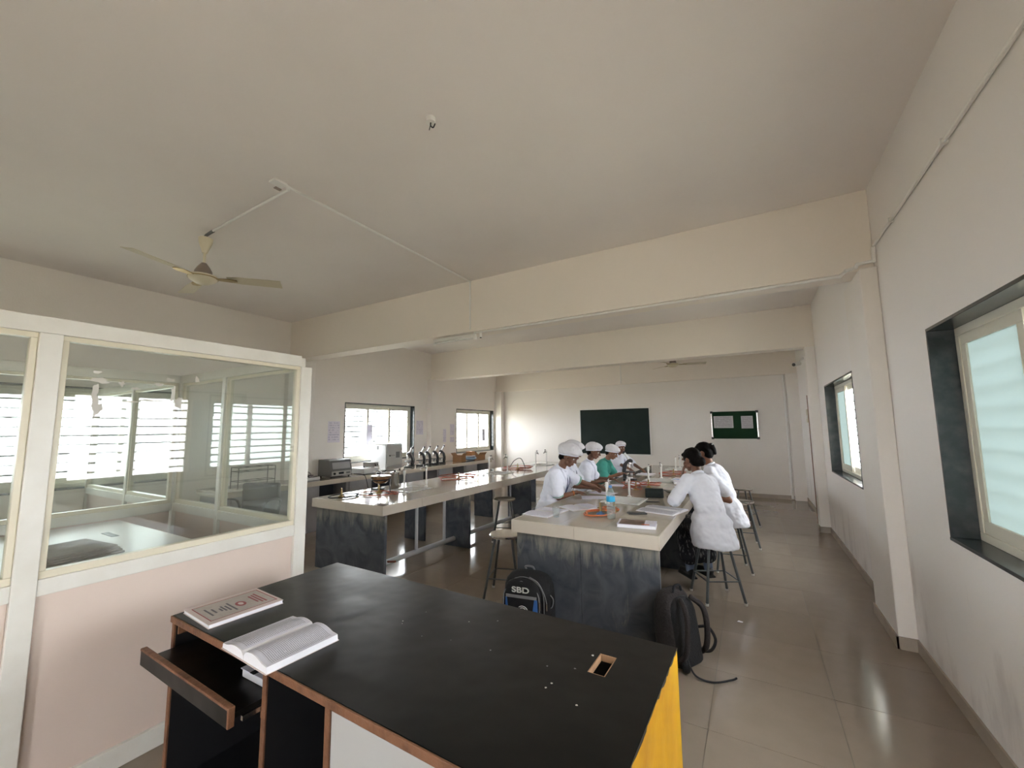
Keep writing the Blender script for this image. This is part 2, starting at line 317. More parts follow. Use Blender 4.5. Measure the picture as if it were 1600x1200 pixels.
# ------------------------------------------------------------------ mesh helpers
class MB:
    def __init__(s): s.v = []; s.f = []
    def add(s, vs, fs):
        k = len(s.v); s.v += [tuple(p) for p in vs]; s.f += [tuple(i+k for i in f) for f in fs]; return s
    def box(s, x0, y0, z0, x1, y1, z1, M=None):
        if x0 > x1: x0, x1 = x1, x0
        if y0 > y1: y0, y1 = y1, y0
        if z0 > z1: z0, z1 = z1, z0
        vs = [Vector(p) for p in ((x0,y0,z0),(x1,y0,z0),(x1,y1,z0),(x0,y1,z0),(x0,y0,z1),(x1,y0,z1),(x1,y1,z1),(x0,y1,z1))]
        if M is not None: vs = [M @ p for p in vs]
        return s.add(vs, [(0,3,2,1),(4,5,6,7),(0,1,5,4),(1,2,6,5),(2,3,7,6),(3,0,4,7)])
    def prism(s, poly, z0, z1, M=None):
        n = len(poly)
        vs = [Vector((x, y, z0)) for x, y in poly] + [Vector((x, y, z1)) for x, y in poly]
        if M is not None: vs = [M @ p for p in vs]
        fs = [tuple(range(n-1, -1, -1)), tuple(range(n, 2*n))] + [(i, (i+1) % n, n+(i+1) % n, n+i) for i in range(n)]
        return s.add(vs, fs)
    def lathe(s, prof, n=20, M=None, cap=True, sx=1, sy=1):
        vs = []; fs = []
        for r, z in prof:
            for k in range(n):
                a = 2*PI*k/n; vs.append(Vector((r*math.cos(a)*sx, r*math.sin(a)*sy, z)))
        if M is not None: vs = [M @ p for p in vs]
        m = len(prof)
        for i in range(m-1):
            for k in range(n):
                a, b = i*n+k, i*n+(k+1) % n
                fs.append((a, b, b+n, a+n))
        if cap:
            fs.append(tuple(range(n-1, -1, -1))); fs.append(tuple(range((m-1)*n, m*n)))
        return s.add(vs, fs)
    def cyl(s, p0, p1, r0, r1=None, n=12):
        p0, p1 = Vector(p0), Vector(p1); d = p1-p0; r1 = r0 if r1 is None else r1
        M = Matrix.Translation(p0) @ d.to_track_quat('Z', 'Y').to_matrix().to_4x4()
        return s.lathe([(r0, 0), (r1, d.length)], n, M)
    def tube(s, pts, r, n=8, closed=False):
        pts = [Vector(p) for p in pts]; m = len(pts); rings = []
        up = Vector((0, 0, 1)); prev = None
        for i in range(m):
            if closed: t = pts[(i+1) % m]-pts[i-1]
            else: t = pts[min(i+1, m-1)]-pts[max(i-1, 0)]
            t.normalize()
            if prev is None:
                a = t.cross(up)
                if a.length < 1e-3: a = t.cross(Vector((1, 0, 0)))
            else: a = prev - t*prev.dot(t)
            a.normalize(); prev = a; b = t.cross(a)
            rr = r[i] if isinstance(r, (list, tuple)) else r
            rings.append([pts[i]+(a*math.cos(2*PI*k/n)+b*math.sin(2*PI*k/n))*rr for k in range(n)])
        vs = [p for g in rings for p in g]; fs = []
        for i in range(m if closed else m-1):
            for k in range(n):
                a, b = i*n+k, i*n+(k+1) % n; c, d = ((i+1) % m)*n+(k+1) % n, ((i+1) % m)*n+k
                fs.append((a, d, c, b))
        if not closed:
            fs.append(tuple(range(n))); fs.append(tuple(range(m*n-1, (m-1)*n-1, -1)))
        return s.add(vs, fs)
    def ell(s, c, rad, M3=None, nu=16, nv=10):
        c = Vector(c); vs = []; fs = []
        if not isinstance(rad, (list, tuple)): rad = (rad,)*3
        for j in range(1, nv):
            t = PI*j/nv
            for k in range(nu):
                a = 2*PI*k/nu
                p = Vector((rad[0]*math.sin(t)*math.cos(a), rad[1]*math.sin(t)*math.sin(a), rad[2]*math.cos(t)))
                vs.append(p)
        vs.append(Vector((0, 0, rad[2]))); vs.append(Vector((0, 0, -rad[2])))
        if M3 is not None: vs = [M3 @ p for p in vs]
        vs = [c+p for p in vs]; T = len(vs)-2; B = T+1
        for j in range(nv-2):
            for k in range(nu):
                a, b = j*nu+k, j*nu+(k+1) % nu
                fs.append((a, a+nu, b+nu, b))
        for k in range(nu):
            fs.append((T, k, (k+1) % nu)); q = (nv-2)*nu
            fs.append((B, q+(k+1) % nu, q+k))
        return s.add(vs, fs)
    def cap(s, p0, p1, r0, r1=None, n=12):
        r1 = r0 if r1 is None else r1
        p0, p1 = Vector(p0), Vector(p1)
        if (p1-p0).length > 1e-4: s.cyl(p0, p1, r0, r1, n)
        s.ell(p0, r0, nu=n, nv=8); s.ell(p1, r1, nu=n, nv=8); return s
    def mesh(s, name, smooth=None):
        me = bpy.data.meshes.new(name); me.from_pydata(s.v, [], s.f); me.update()
        bm = bmesh.new(); bm.from_mesh(me); bmesh.ops.recalc_face_normals(bm, faces=bm.faces); bm.to_mesh(me); bm.free()
        if smooth is not None:
            me.shade_smooth()
            if smooth < 180: me.set_sharp_from_angle(angle=math.radians(smooth))
        return me
    def build(s, name, material, parent=None, bevel=0, smooth=None, seg=2):
        me = s.mesh(name, smooth)
        if material: me.materials.append(MATS[material])
        o = bpy.data.objects.new(name, me); COL.objects.link(o)
        if parent is not None: o.parent = parent
        if bevel:
            md = o.modifiers.new('bevel', 'BEVEL'); md.width = bevel; md.segments = seg; md.limit_method = 'ANGLE'; md.angle_limit = math.radians(40)
        return o

def tag(o, label=None, cat=None, group=None, kind=None):
    if label: o['label'] = label
    if cat: o['category'] = cat
    if group: o['group'] = group
    if kind: o['kind'] = kind
    return o
def thing(name, label, cat, loc=(0, 0, 0), rz=0.0, group=None):
    o = bpy.data.objects.new(name, None); COL.objects.link(o); o.empty_display_size = 0.1
    o.location = loc; o.rotation_euler = (0, 0, rz)
    return tag(o, label, cat, group)
def struct(o, label=None, cat=None): return tag(o, label, cat, kind='structure')
def part_copy(o, parent, loc=None, rot=None, scale=None):
    c = o.copy(); COL.objects.link(c); c.parent = parent
    if loc is not None: c.location = loc
    if rot is not None: c.rotation_euler = rot
    if scale is not None: c.scale = scale
    return c
def copy_tree(o, parent=None):
    kids = [k for k in bpy.data.objects if k.parent == o]
    c = o.copy(); COL.objects.link(c); c.parent = parent
    for k in kids: copy_tree(k, c)
    return c
def box(name, material, b, parent=None, bevel=0):
    return MB().box(*b).build(name, material, parent, bevel)
def text(name, body, size, material, parent, M, depth=0.001):
    cu = bpy.data.curves.new(name, 'FONT'); cu.body = body; cu.size = size; cu.align_x = 'CENTER'; cu.align_y = 'CENTER'; cu.extrude = depth
    cu.offset = size*0.02
    tmp = bpy.data.objects.new('tmp', cu); COL.objects.link(tmp)
    dg = bpy.context.evaluated_depsgraph_get(); dg.update()
    me = bpy.data.meshes.new_from_object(tmp.evaluated_get(dg)); bpy.data.objects.remove(tmp)
    me.materials.clear(); me.materials.append(MATS[material])
    o = bpy.data.objects.new(name, me); COL.objects.link(o); o.parent = parent; o.matrix_local = M; return o
def spline(pts, n=8, closed=False):
    P = [Vector(p) for p in pts]; out = []; m = len(P)
    rng = range(m) if closed else range(m-1)
    for i in rng:
        if closed: a, b, c, d = P[i-1], P[i], P[(i+1) % m], P[(i+2) % m]
        else: a, b, c, d = P[max(i-1, 0)], P[i], P[i+1], P[min(i+2, m-1)]
        for k in range(n):
            t = k/n
            out.append(0.5*((2*b)+(-a+c)*t+(2*a-5*b+4*c-d)*t*t+(-a+3*b-3*c+d)*t**3))
    if not closed: out.append(P[-1])
    return out
#@@SHELL
# ------------------------------------------------------------------ room shell
T = 0.23
def wall_with_windows(name, x0, x1, wins, material):
    m = MB(); ys = sorted(wins); y = YF-T
    for a, b in ys:
        m.box(x0, y, -0.1, x1, a, ZC+0.15)
        m.box(x0, a, -0.1, x1, b, SILL); m.box(x0, a, HEAD, x1, b, ZC+0.15)
        y = b
    m.box(x0, y, -0.1, x1, YB+T, ZC+0.15)
    return m.build(name, material)
o = wall_with_windows('wall_right', XR, XR+T, WIN_R, 'wall_paint_scuffed'); struct(o, 'long cream plastered wall with scuffs along the aisle', 'wall')
o = wall_with_windows('wall_left', XL-T, XL, WIN_L, 'wall_paint'); struct(o, 'cream plastered wall behind the instrument counter', 'wall')
o = box('wall_back', 'wall_paint', (XL, YB, -0.1, XR, YB+T, ZC+0.15)); struct(o, 'far cream wall carrying the chalkboard', 'wall')
o = MB().box(XL, YF-T, -0.1, ADDED_DOOR[0], YF, ZC+0.15).box(ADDED_DOOR[1], YF-T, -0.1, XR, YF, ZC+0.15).box(ADDED_DOOR[0], YF-T, 2.1, ADDED_DOOR[1], YF, ZC+0.15).box(ADDED_DOOR[0], YF-T, -0.1, ADDED_DOOR[1], YF, -0.003).build('wall_front', 'wall_paint'); struct(o, 'cream wall behind the photographer', 'wall')
o = box('ceiling', 'ceiling_paint', (XL, YF, ZC, XR, YB, ZC+0.15)); struct(o, 'plain off white plastered ceiling', 'ceiling')
d1 = thing('added_door_1', 'unseen open doorway added behind the photographer for daylight', 'door'); d1['kind'] = 'structure'
for a, b in ((ADDED_DOOR[0], ADDED_DOOR[0]+0.06), (ADDED_DOOR[1]-0.06, ADDED_DOOR[1])): MB().box(a, YF-T, 0, b, YF+0.01, 2.04).build('jamb', 'wood_edge', d1, 0.004)
MB().box(ADDED_DOOR[0], YF-T, 2.04, ADDED_DOOR[1], YF+0.01, 2.1).build('lintel', 'wood_edge', d1, 0.004)
struct(box('added_corridor_roof', 'ceiling_paint', (-9, YF-T-2.2, 2.9, 3, YF-T, 3.05)), 'unseen canopy added over the corridor to cut the doorway light', 'ceiling')  # unseen roof added to cut the sky light through the doorway
struct(box('floor_corridor', 'grout_light', (-9, YF-T-2.2, -0.15, 3, YF-T, -0.005)), 'plain concrete corridor outside the added doorway', 'floor')
# beams and columns
o = box('trim_1', 'beam_paint', (XL, 4.17, 2.83, XR, 4.45, ZC), bevel=0.006); struct(o, 'nearer cream concrete beam crossing the ceiling', 'beam')
o = box('trim_2', 'beam_paint', (XL, 7.84, 2.83, XR, 8.10, ZC), bevel=0.006); struct(o, 'farther cream concrete beam crossing the ceiling', 'beam')
o = box('trim_3', 'beam_paint', (XL, 10.90, 2.74, XR, YB, ZC), bevel=0.006); struct(o, 'shallow beam band along the top of the far wall', 'beam')
def column(n, b, lab): struct(box('trim_%d' % n, 'wall_paint', b, bevel=0.008), lab, 'column')
column(4, (0.81, 4.10, 0, XR, 4.74, 2.83), 'square column under the nearer beam on the right wall')
column(5, (0.79, 7.84, 0, XR, 8.06, 2.83), 'slim column under the farther beam on the right wall')
column(6, (XL, 7.70, 0, -6.76, 8.16, 2.83), 'slim column between the two far left windows')
column(7, (XL, 4.10, 0, -6.78, 4.60, 2.83), 'column on the left wall beside the glass cabin')
column(8, (XL, 10.78, 0, -6.66, YB, 2.74), 'corner column left of the chalkboard')
column(9, (0.70, 10.80, 0, XR, YB, 2.74), 'corner column at the far right end')
# floor of square vitrified tiles on a grout bed
fl = box('floor', 'grout', (XL, YF, -0.1, XR, YB, -0.003)); struct(fl, 'polished beige brown vitrified tile floor', 'floor')
PT = 0.62; G = 0.0012
def cuts(lo, hi, ref):
    k = math.floor((lo-ref)/PT); out = [lo]; c = ref+(k+1)*PT
    while c < hi-0.01:
        if c > lo+0.01: out.append(c)
        c += PT
    return out+[hi]
cx, cy = cuts(XL, XR, 0.313), cuts(YF, YB, 3.18); tile_cache = {}
for i in range(len(cx)-1):
    for j in range(len(cy)-1):
        sx, sy = cx[i+1]-cx[i], cy[j+1]-cy[j]; key = (round(sx, 3), round(sy, 3))
        if key not in tile_cache:
            me = MB().box(-sx/2+G, -sy/2+G, -0.003, sx/2-G, sy/2-G, 0.0).mesh('tile'); me.materials.append(MATS['floor_tile']); tile_cache[key] = me
        t = bpy.data.objects.new('tile', tile_cache[key]); COL.objects.link(t); t.parent = fl
        t.location = ((cx[i]+cx[i+1])/2, (cy[j]+cy[j+1])/2, 0)
# skirting
m = MB(); y = YF
for a, b, x in ((YF, 4.10, XR), (4.10, 4.74, 0.81), (4.74, 7.84, XR), (7.84, 8.06, 0.79), (8.06, 10.80, XR)):
    m.box(x-0.012, a-(0.012 if x < XR else 0), 0, x, b+(0.012 if x < XR else 0), 0.085)
m.box(0.798, 4.088, 0, XR, 4.10, 0.085); m.box(0.778, 7.828, 0, XR, 7.84, 0.085)
struct(m.build('baseboard_right', 'skirting'), 'beige tile skirting along the right wall', 'skirting')
struct(box('baseboard_back', 'skirting', (-6.66, YB-0.012, 0, 0.70, YB, 0.085)), 'beige tile skirting along the far wall', 'skirting')
struct(box('baseboard_left', 'skirting', (XL, YF, 0, XL+0.012, 4.10, 0.085)), 'beige tile skirting along the left wall', 'skirting')

# ------------------------------------------------------------------ windows
wn = [0]
def window(side, y0, y1, label, frosted, notes=()):
    wn[0] += 1
    root = thing('window_%d' % wn[0], label, 'window', (0, 0, 0)); root['kind'] = 'structure'
    s = 1 if side == 'R' else -1
    X0 = XR if side == 'R' else XL
    fx = lambda d: X0 + s*d            # d: depth from the room face outward
    z0, z1 = SILL, HEAD; th = 0.018
    # stone lining of the reveal, standing 4 mm proud of the plaster
    def lining(b): MB().box(*b).build('stone_lining', 'black_stone', root, 0.002)
    lining((fx(-0.006), y0, z0, fx(0.21), y1, z0+th)); lining((fx(-0.004), y0, z1-th, fx(0.21), y1, z1))
    lining((fx(-0.004), y0, z0+th, fx(0.21), y0+th, z1-th)); lining((fx(-0.004), y1-th, z0+th, fx(0.21), y1, z1-th))
    a, b, c, d = y0+th, y1-th, z0+th, z1-th
    fr = MB(); fw = 0.045
    fr.box(fx(0.11), a, c, fx(0.175), b, c+fw); fr.box(fx(0.11), a, d-fw, fx(0.175), b, d)
    fr.box(fx(0.11), a, c+fw, fx(0.175), a+fw, d-fw); fr.box(fx(0.11), b-fw, c+fw, fx(0.175), b, d-fw)
    fo = fr.build('window_frame', 'alu_cream', root, 0.003)
    ia, ib, ic, idd = a+fw, b-fw, c+fw, d-fw
    n = 3; wdt = (ib-ia)/n
    for k in range(n):
        off = 0.115 if k % 2 == 0 else 0.145
        ya, yb = ia+k*wdt-(0.03 if k else 0), ia+(k+1)*wdt+(0.03 if k < n-1 else 0)
        sw = 0.055
        sm = MB()
        sm.box(fx(off), ya, ic, fx(off+0.022), yb, ic+sw+0.012); sm.box(fx(off), ya, idd-sw, fx(off+0.022), yb, idd)
        sm.box(fx(off), ya, ic+sw+0.012, fx(off+0.022), ya+sw, idd-sw); sm.box(fx(off), yb-sw, ic+sw+0.012, fx(off+0.022), yb, idd-sw)
        so = sm.build('sash', 'alu_cream', root, 0.002)
        g = frosted[k]
        po = MB().box(fx(off+0.009), ya+sw-0.004, ic+sw+0.008, fx(off+0.013), yb-sw+0.004, idd-sw+0.004).build('pane', (None, 'frosted_glass', 'dimming_glass')[g] or 'window_glass', so)
    # outside security grille: thin horizontal bars with two uprights
    nb = 11; bt = 0.013 if (side == 'L' and y0 > 4) else 0.011
    for k in range(nb):
        z = z0+0.09+(z1-z0-0.14)*k/(nb-1)
        MB().box(fx(0.194), a, z-bt, fx(0.206), b, z+bt).build('grille_bar', 'grille_steel', root)
    for (ny, nz, nw, nh) in notes:
        MB().box(fx(0.105), ny, nz, fx(0.104), ny+nw, nz+nh).build('taped_note', 'paper_lilac', root)
    return root
window('R', *WIN_R[0], 'nearest right wall window with black stone reveal and frosted sash', (0, 0, 1))
window('R', *WIN_R[1], 'farther right wall window with black stone reveal and barred opening', (0, 0, 1))
window('R', *WIN_R[2], 'unseen right wall window added behind the photographer for light', (0, 0, 1))  # out of view, added for light at the spacing of the bays
window('L', *WIN_L[0], 'left wall window seen through the glass cabin', (2, 2, 2))
window('L', *WIN_L[1], 'bright left wall window behind the white incubator', (0, 0, 0), [(5.97, 1.30, 0.15, 0.42)])
window('L', *WIN_L[2], 'bright left wall window above the cardboard boxes', (0, 0, 0), [(10.25, 1.25, 0.16, 0.36)])
window('L', *WIN_L[3], 'left wall window of the near cabin, mirrored in its glass', (2, 2, 2))
struct(box('ground', 'earth', (-60, -60, -4.2, 60, 60, -4.0)), 'pale bare ground outside the building', 'ground')

# ------------------------------------------------------------------ glazed cabin partitions
def glazed_wall(name, label, axis, c, spans, posts, z_top=2.13, material='alu_white'):
    """axis 'Y': wall runs along Y at X=c; axis 'X': wall runs along X at Y=c. spans: (start, end, pane?)"""
    root = thing(name, label, 'partition'); root['kind'] = 'structure'
    def bx(nm, mt, a, b, z0, z1, t, parent=root, bev=0.003):
        if axis == 'Y': return MB().box(c-t, a, z0, c+t, b, z1).build(nm, mt, parent, bev)
        return MB().box(a, c-t, z0, b, c+t, z1).build(nm, mt, parent, bev)
    lo, hi = min(s[0] for s in spans), max(s[1] for s in spans)
    bx('top_rail', material, lo, hi, z_top-0.075, z_top, 0.034)
    for p, wd in posts: bx('post', material, p-wd/2, p+wd/2, 0, z_top-0.075, 0.036)
    for a, b in spans:
        bx('bottom_rail', material, a, b, 0, 0.10, 0.030)
        bx('mid_rail', material, a, b, 0.895, 0.965, 0.032)
        bx('panel', 'peach_laminate', a, b, 0.10, 0.895, 0.012)
        bd = 0.024
        f = MB()
        def fb(a0, b0, z0, z1):
            if axis == 'Y': f.box(c-0.022, a0, z0, c+0.022, b0, z1)
            else: f.box(a0, c-0.022, z0, b0, c+0.022, z1)
        zt = z_top-0.075
        fb(a, b, 0.965, 0.998); fb(a, b, zt-0.024, zt); fb(a, a+bd, 0.998, zt-0.024); fb(b-bd, b, 0.998, zt-0.024)
        gf = f.build('glazing_bead', 'alu_bead', root, 0.003)
        bx('pane', 'partition_glass', a+bd-0.005, b-bd+0.005, 0.993, zt-0.019, 0.0025, gf, 0)
    return root
XP, YE, XI = -2.77, 1.785, -4.63
cab = glazed_wall('wall_cabin_front', 'white framed glass and peach panel cabin front beside the black table', 'Y', XP,
            [(-1.30, -0.42), (-0.36, 0.50), (0.575, 1.745)], [(-1.33, 0.06), (-0.39, 0.06), (0.5375, 0.075), (1.785, 0.08)])
glazed_wall('wall_cabin_end', 'white framed glazed end wall of the cabin running to the left wall', 'X', YE,
            [(-3.79, XP-0.036), (-4.59, -3.84), (-5.70, -4.67), (XL+0.03, -5.75)], [(-3.815, 0.05), (XI, 0.08), (-5.725, 0.05), (XL+0.015, 0.03)])
glazed_wall('wall_cabin_inner', 'white framed glazed divider inside the cabin', 'Y', XI,
            [(-1.30, 0.18), (0.24, YE-0.045)], [(0.21, 0.06), (-1.33, 0.06)])
# scraps of old tape left on the front pane
random.seed(11)
def residue(y, z, wd, ht, n=13):
    pts = []
    for k in range(n):
        a = 2*PI*k/n; r = 0.8+random.uniform(-0.4, 0.3)
        pts.append((y+wd/2*math.cos(a)*r, z+ht/2*math.sin(a)*r))
    M = Matrix(((0, 0, 1, XP+0.0026), (1, 0, 0, 0), (0, 1, 0, 0), (0, 0, 0, 1)))
    MB().prism(pts, 0, 0.0006, M).build('tape_scrap', 'tape_residue', cab)
for a in ((0.705, 1.80, 0.035, 0.10), (0.715, 1.72, 0.05, 0.12), (0.72, 1.86, 0.09, 0.03), (0.71, 1.90, 0.05, 0.02), (0.80, 1.85, 0.03, 0.035), (0.86, 1.83, 0.06, 0.015),
          (1.02, 1.81, 0.03, 0.10), (1.045, 1.77, 0.05, 0.09), (1.00, 1.89, 0.05, 0.02), (0.93, 1.77, 0.16, 0.012), (0.84, 1.76, 0.14, 0.010), (1.13, 1.90, 0.025, 0.05), (0.95, 1.86, 0.05, 0.02)):
    residue(*a)

# ------------------------------------------------------------------ conduits and fittings on ceiling and walls
def conduit(name, label, pts, r=0.011, clips=()):
    root = thing(name, label, 'conduit')
    for a, b in zip(pts[:-1], pts[1:]):
        mm = MB().cyl(a, b, r, n=8); mm.build('pipe', 'pvc_white', root, smooth=40)
    for p in pts[1:-1]: MB().ell(p, r*1.25, nu=10, nv=8).build('elbow', 'pvc_white', root, smooth=180)
    return root
cz = ZC-0.012
c1 = conduit('conduit', 'white conduit from the near fan across the ceiling to the beam', [(-4.36, 1.79, cz), (-3.04, 1.76, cz), (-3.00, 1.72, cz), (-3.02, 4.158, cz), (-3.02, 4.158, 2.86)])
MB().box(-3.06, 1.62, ZC-0.018, -2.98, 1.72, ZC-0.001).build('junction_box', 'pvc_white', c1, 0.003)
MB().box(-3.12, 1.69, ZC-0.010, -3.09, 1.74, ZC-0.001).build('junction_cover', 'fan_brown', c1, 0.003)
c2 = conduit('conduit', 'white conduit along the underside of the nearer beam', [(-2.98, 4.19, 2.815), (0.70, 4.19, 2.815), (0.74, 4.157, 2.845), (0.80, 4.157, 2.86), (0.80, 4.085, 2.86), (0.90, 4.085, 2.87), (0.905, 4.085, 2.98)], 0.013)
c3 = conduit('conduit', 'white conduit running along the right wall above the windows', [(0.905, 4.06, 2.985), (0.905, -2.75, 2.985)], 0.011)
for k in range(7): MB().box(0.890, 3.6-k*0.9, 2.97, 0.92, 3.62-k*0.9, 3.0).build('clip', 'pvc_white', c3)
c4 = conduit('conduit', 'short vertical conduit on the far wall band', [(-2.96, 10.888, 3.48), (-2.96, 10.888, 2.76)], 0.013)
c5 = conduit('conduit', 'white pipe standing in the far right corner', [(0.66, 10.905, 2.73), (0.66, 10.905, 0.02)], 0.025)
tb = thing('tube_light_batten', 'slim white tube light holder under the nearer beam', 'light fitting', (0, 0, 0))
MB().box(-3.72, 4.26, 2.79, -3.02, 4.30, 2.83).build('batten', 'pvc_white', tb, 0.004)
MB().cyl((-3.70, 4.28, 2.775), (-3.04, 4.28, 2.775), 0.013, n=10).build('tube', 'sink_white', tb, smooth=40)
for x in (-3.71, -3.03): MB().box(x-0.015, 4.262, 2.755, x+0.015, 4.298, 2.80).build('end_holder', 'pvc_white', tb, 0.002)
lh = thing('lamp_holder', 'white bulb holder hanging beside the tube light', 'lamp holder', (-2.90, 4.22, 2.83))
MB().lathe([(0.022, -0.03), (0.022, 0)], 14).build('base', 'pvc_white', lh, smooth=40)
MB().lathe([(0.017, -0.075), (0.019, -0.03)], 14).build('socket', 'pvc_white', lh, smooth=40)
MB().lathe([(0.013, -0.085), (0.013, -0.075)], 14).build('contact_ring', 'instrument_black', lh, smooth=40)
hk = thing('fan_hook_box', 'small white fan hook box on the bare ceiling', 'ceiling hook', (-1.585, 1.774, ZC))
MB().lathe([(0.028, -0.03), (0.03, 0)], 14).build('box', 'pvc_white', hk, smooth=40)
MB().tube(spline([(0, 0, -0.03), (0, 0, -0.05), (0.02, 0, -0.07), (0.035, 0, -0.05)]), 0.004).build('hook', 'cast_iron', hk, smooth=180)
MB().cyl((-0.005, 0.01, -0.02), (-0.03, 0.02, -0.055), 0.003, n=6).build('wire', 'instrument_black', hk)

def fan(loc, rz, label, drop=0.43, rad=0.66):
    f = thing('ceiling_fan', label, 'ceiling fan', loc, rz)
    hc_ = MB().tube(spline([(0.14, 0.0, -0.014), (0.05, 0.0, -0.018), (-0.01, 0, -0.03), (-0.035, 0, -0.075)]), 0.014).build('hook_cable', 'instrument_grey', f, smooth=180); hc_.rotation_euler = (0, 0, -rz)
    MB().lathe([(0.02, -0.20), (0.055, -0.10), (0.06, -0.055), (0.052, -0.05)], 18).build('canopy', 'fan_cream', f, smooth=50)
    MB().cyl((0, 0, -drop+0.12), (0, 0, -0.10), 0.012).build('down_rod', 'fan_cream', f, smooth=40)
    MB().lathe([(0.075, -drop+0.01), (0.07, -drop+0.05), (0.05, -drop+0.09), (0.022, -drop+0.13)], 20).build('upper_dome', 'fan_brown', f, smooth=50)
    mo = MB().lathe([(0.03, -drop-0.075), (0.06, -drop-0.068), (0.105, -drop-0.04), (0.12, -drop-0.015), (0.115, -drop+0.005), (0.08, -drop+0.015)], 24).build('motor', 'fan_cream', f, smooth=50)
    MB().lathe([(0.122, -drop-0.02), (0.122, -drop-0.012)], 24).build('trim_band', 'brass', mo, smooth=50)
    bl = None
    for k in range(3):
        if bl is None:
            M = Matrix.Rotation(math.radians(-11), 4, 'X')
            b = MB().prism([(0.20, -0.045), (0.30, -0.062), (rad, -0.068), (rad, 0.068), (0.30, 0.062), (0.20, 0.045)], -drop-0.012, -drop-0.007, Matrix.Translation((0, 0, -drop)) @ M @ Matrix.Translation((0, 0, drop)))
            bl = b.build('blade', 'fan_blade', f, smooth=30); x = bl
            br = MB().prism([(0.09, -0.02), (0.22, -0.045), (0.28, -0.02), (0.28, 0.02), (0.22, 0.045), (0.09, 0.02)], -drop-0.022, -drop-0.014).build('blade_bracket', 'brass', bl, 0.002)
        else:
            x = part_copy(bl, f); part_copy(br, x)
        x.rotation_euler = (0, 0, k*2*PI/3)
    return f
fan((-4.42, 1.79, ZC), math.radians(-70), 'cream three blade ceiling fan hanging over the glass cabin')
fan((-1.40, 9.35, ZC), math.radians(15), 'cream ceiling fan in the far bay above the notice board', 0.55)

cam_ = thing('cctv_camera', 'white bullet security camera on the right wall near the ceiling', 'camera', (XR, 8.40, 2.74))
MB().lathe([(0.05, 0), (0.045, -0.035)], 16, Matrix.Rotation(PI/2, 4, 'Y')).build('base', 'pvc_white', cam_, smooth=40)
MB().tube(spline([(-0.03, 0, 0), (-0.12, 0.02, -0.02), (-0.17, 0.03, -0.08)]), 0.014).build('arm', 'pvc_white', cam_, smooth=180)
d = Vector((-0.55, -0.8, -0.18)).normalized(); p0 = Vector((-0.16, 0.06, -0.09))
bd_ = MB().cyl(p0, p0+d*0.16, 0.035, n=16).build('body', 'pvc_white', cam_, smooth=40)
MB().cyl(p0+d*0.16, p0+d*0.166, 0.028, n=16).build('lens', 'instrument_black', bd_, smooth=40)
MB().tube([(-0.01, 0.02, 0.03), (-0.012, 0.02, 0.25), (-0.012, 0.02, 0.6)], 0.008).build('cable', 'pvc_white', cam_)
sb = thing('switchboard', 'beige electric switchboard on the right wall near the far corner', 'switchboard', (XR, 9.16, 1.77))
MB().box(-0.05, -0.11, -0.12, 0, 0.11, 0.12).build('box', 'switch_beige', sb, 0.005)
for k in range(4): MB().box(-0.062, -0.085+k*0.045, -0.05, -0.05, -0.05+k*0.045, 0.01).build('switch', 'pvc_white', sb, 0.002)
MB().box(-0.02, -0.01, 0.12, 0, 0.01, 1.0).build('cable_trunking', 'pvc_white', sb)
tag(MB().cyl((0.797, 8.078, 0.0), (0.797, 8.078, 2.08), 0.016, n=8).build('dark_pipe', 'wood_edge', None, smooth=40), 'thin dark brown pipe up the wall behind the slim column', 'pipe')

# ------------------------------------------------------------------ boards and papers
cb = thing('chalkboard', 'large dark green chalkboard in a thin aluminium frame', 'chalkboard', (0, YB, 0))
x0, x1, z0, z1 = -4.14, -2.28, 0.905, 2.09
MB().box(x0, -0.03, z0, x1, -0.003, z1).build('writing_surface', 'board_green', cb)
for b in ((x0-0.03, z0-0.03, x1+0.03, z0), (x0-0.03, z1, x1+0.03, z1+0.025), (x0-0.03, z0, x0, z1), (x1, z0, x1+0.03, z1)):
    MB().box(b[0], -0.04, b[1], b[2], -0.002, b[3]).build('frame_strip', 'pvc_white', cb, 0.003)
nb = thing('notice_board', 'small dark green felt notice board with aluminium sides', 'notice board', (0, YB, 0))
x0, x1, z0, z1 = -0.83, 0.105, 1.325, 1.93
MB().box(x0, -0.025, z0, x1, -0.003, z1).build('felt_panel', 'felt_green', nb)
for a, b in ((x0-0.015, x0+0.012), (x1-0.012, x1+0.015)): MB().box(a, -0.035, z0, b, -0.002, z1).build('frame_strip', 'steel', nb, 0.004)
for a, b in ((z0-0.015, z0+0.010), (z1-0.010, z1+0.015)): MB().box(x0, -0.035, a, x1, -0.002, b).build('frame_strip', 'felt_green', nb, 0.004)
for x in (x0, x1):
    for z in (z0, z1): MB().box(x-0.028, -0.042, z-0.028, x+0.028, -0.002, z+0.028).build('corner_cap', 'instrument_black', nb, 0.008)
def sheet(name, mt, c, wd, ht, label, cat='paper', face='-Y', thick=0.0012, group=None):
    root = thing(name, label, cat, c, 0, group)
    m = MB().box(-wd/2, -ht/2, 0, wd/2, ht/2, thick)
    o = m.build('printed_sheet', mt, root)
    if face == '-Y': o.rotation_euler = (PI/2, 0, 0)
    elif face == '+X': o.rotation_euler = (PI/2, 0, PI/2)
    return root
sheet('notice_sheet', 'notice_print', (-0.585, YB-0.026, 1.70), 0.41, 0.28, 'wide printed notice pinned on the left of the green board', 'notice')
sheet('notice_sheet', 'notice_print', (-0.10, YB-0.026, 1.69), 0.235, 0.285, 'upright printed notice pinned on the right of the green board', 'notice')
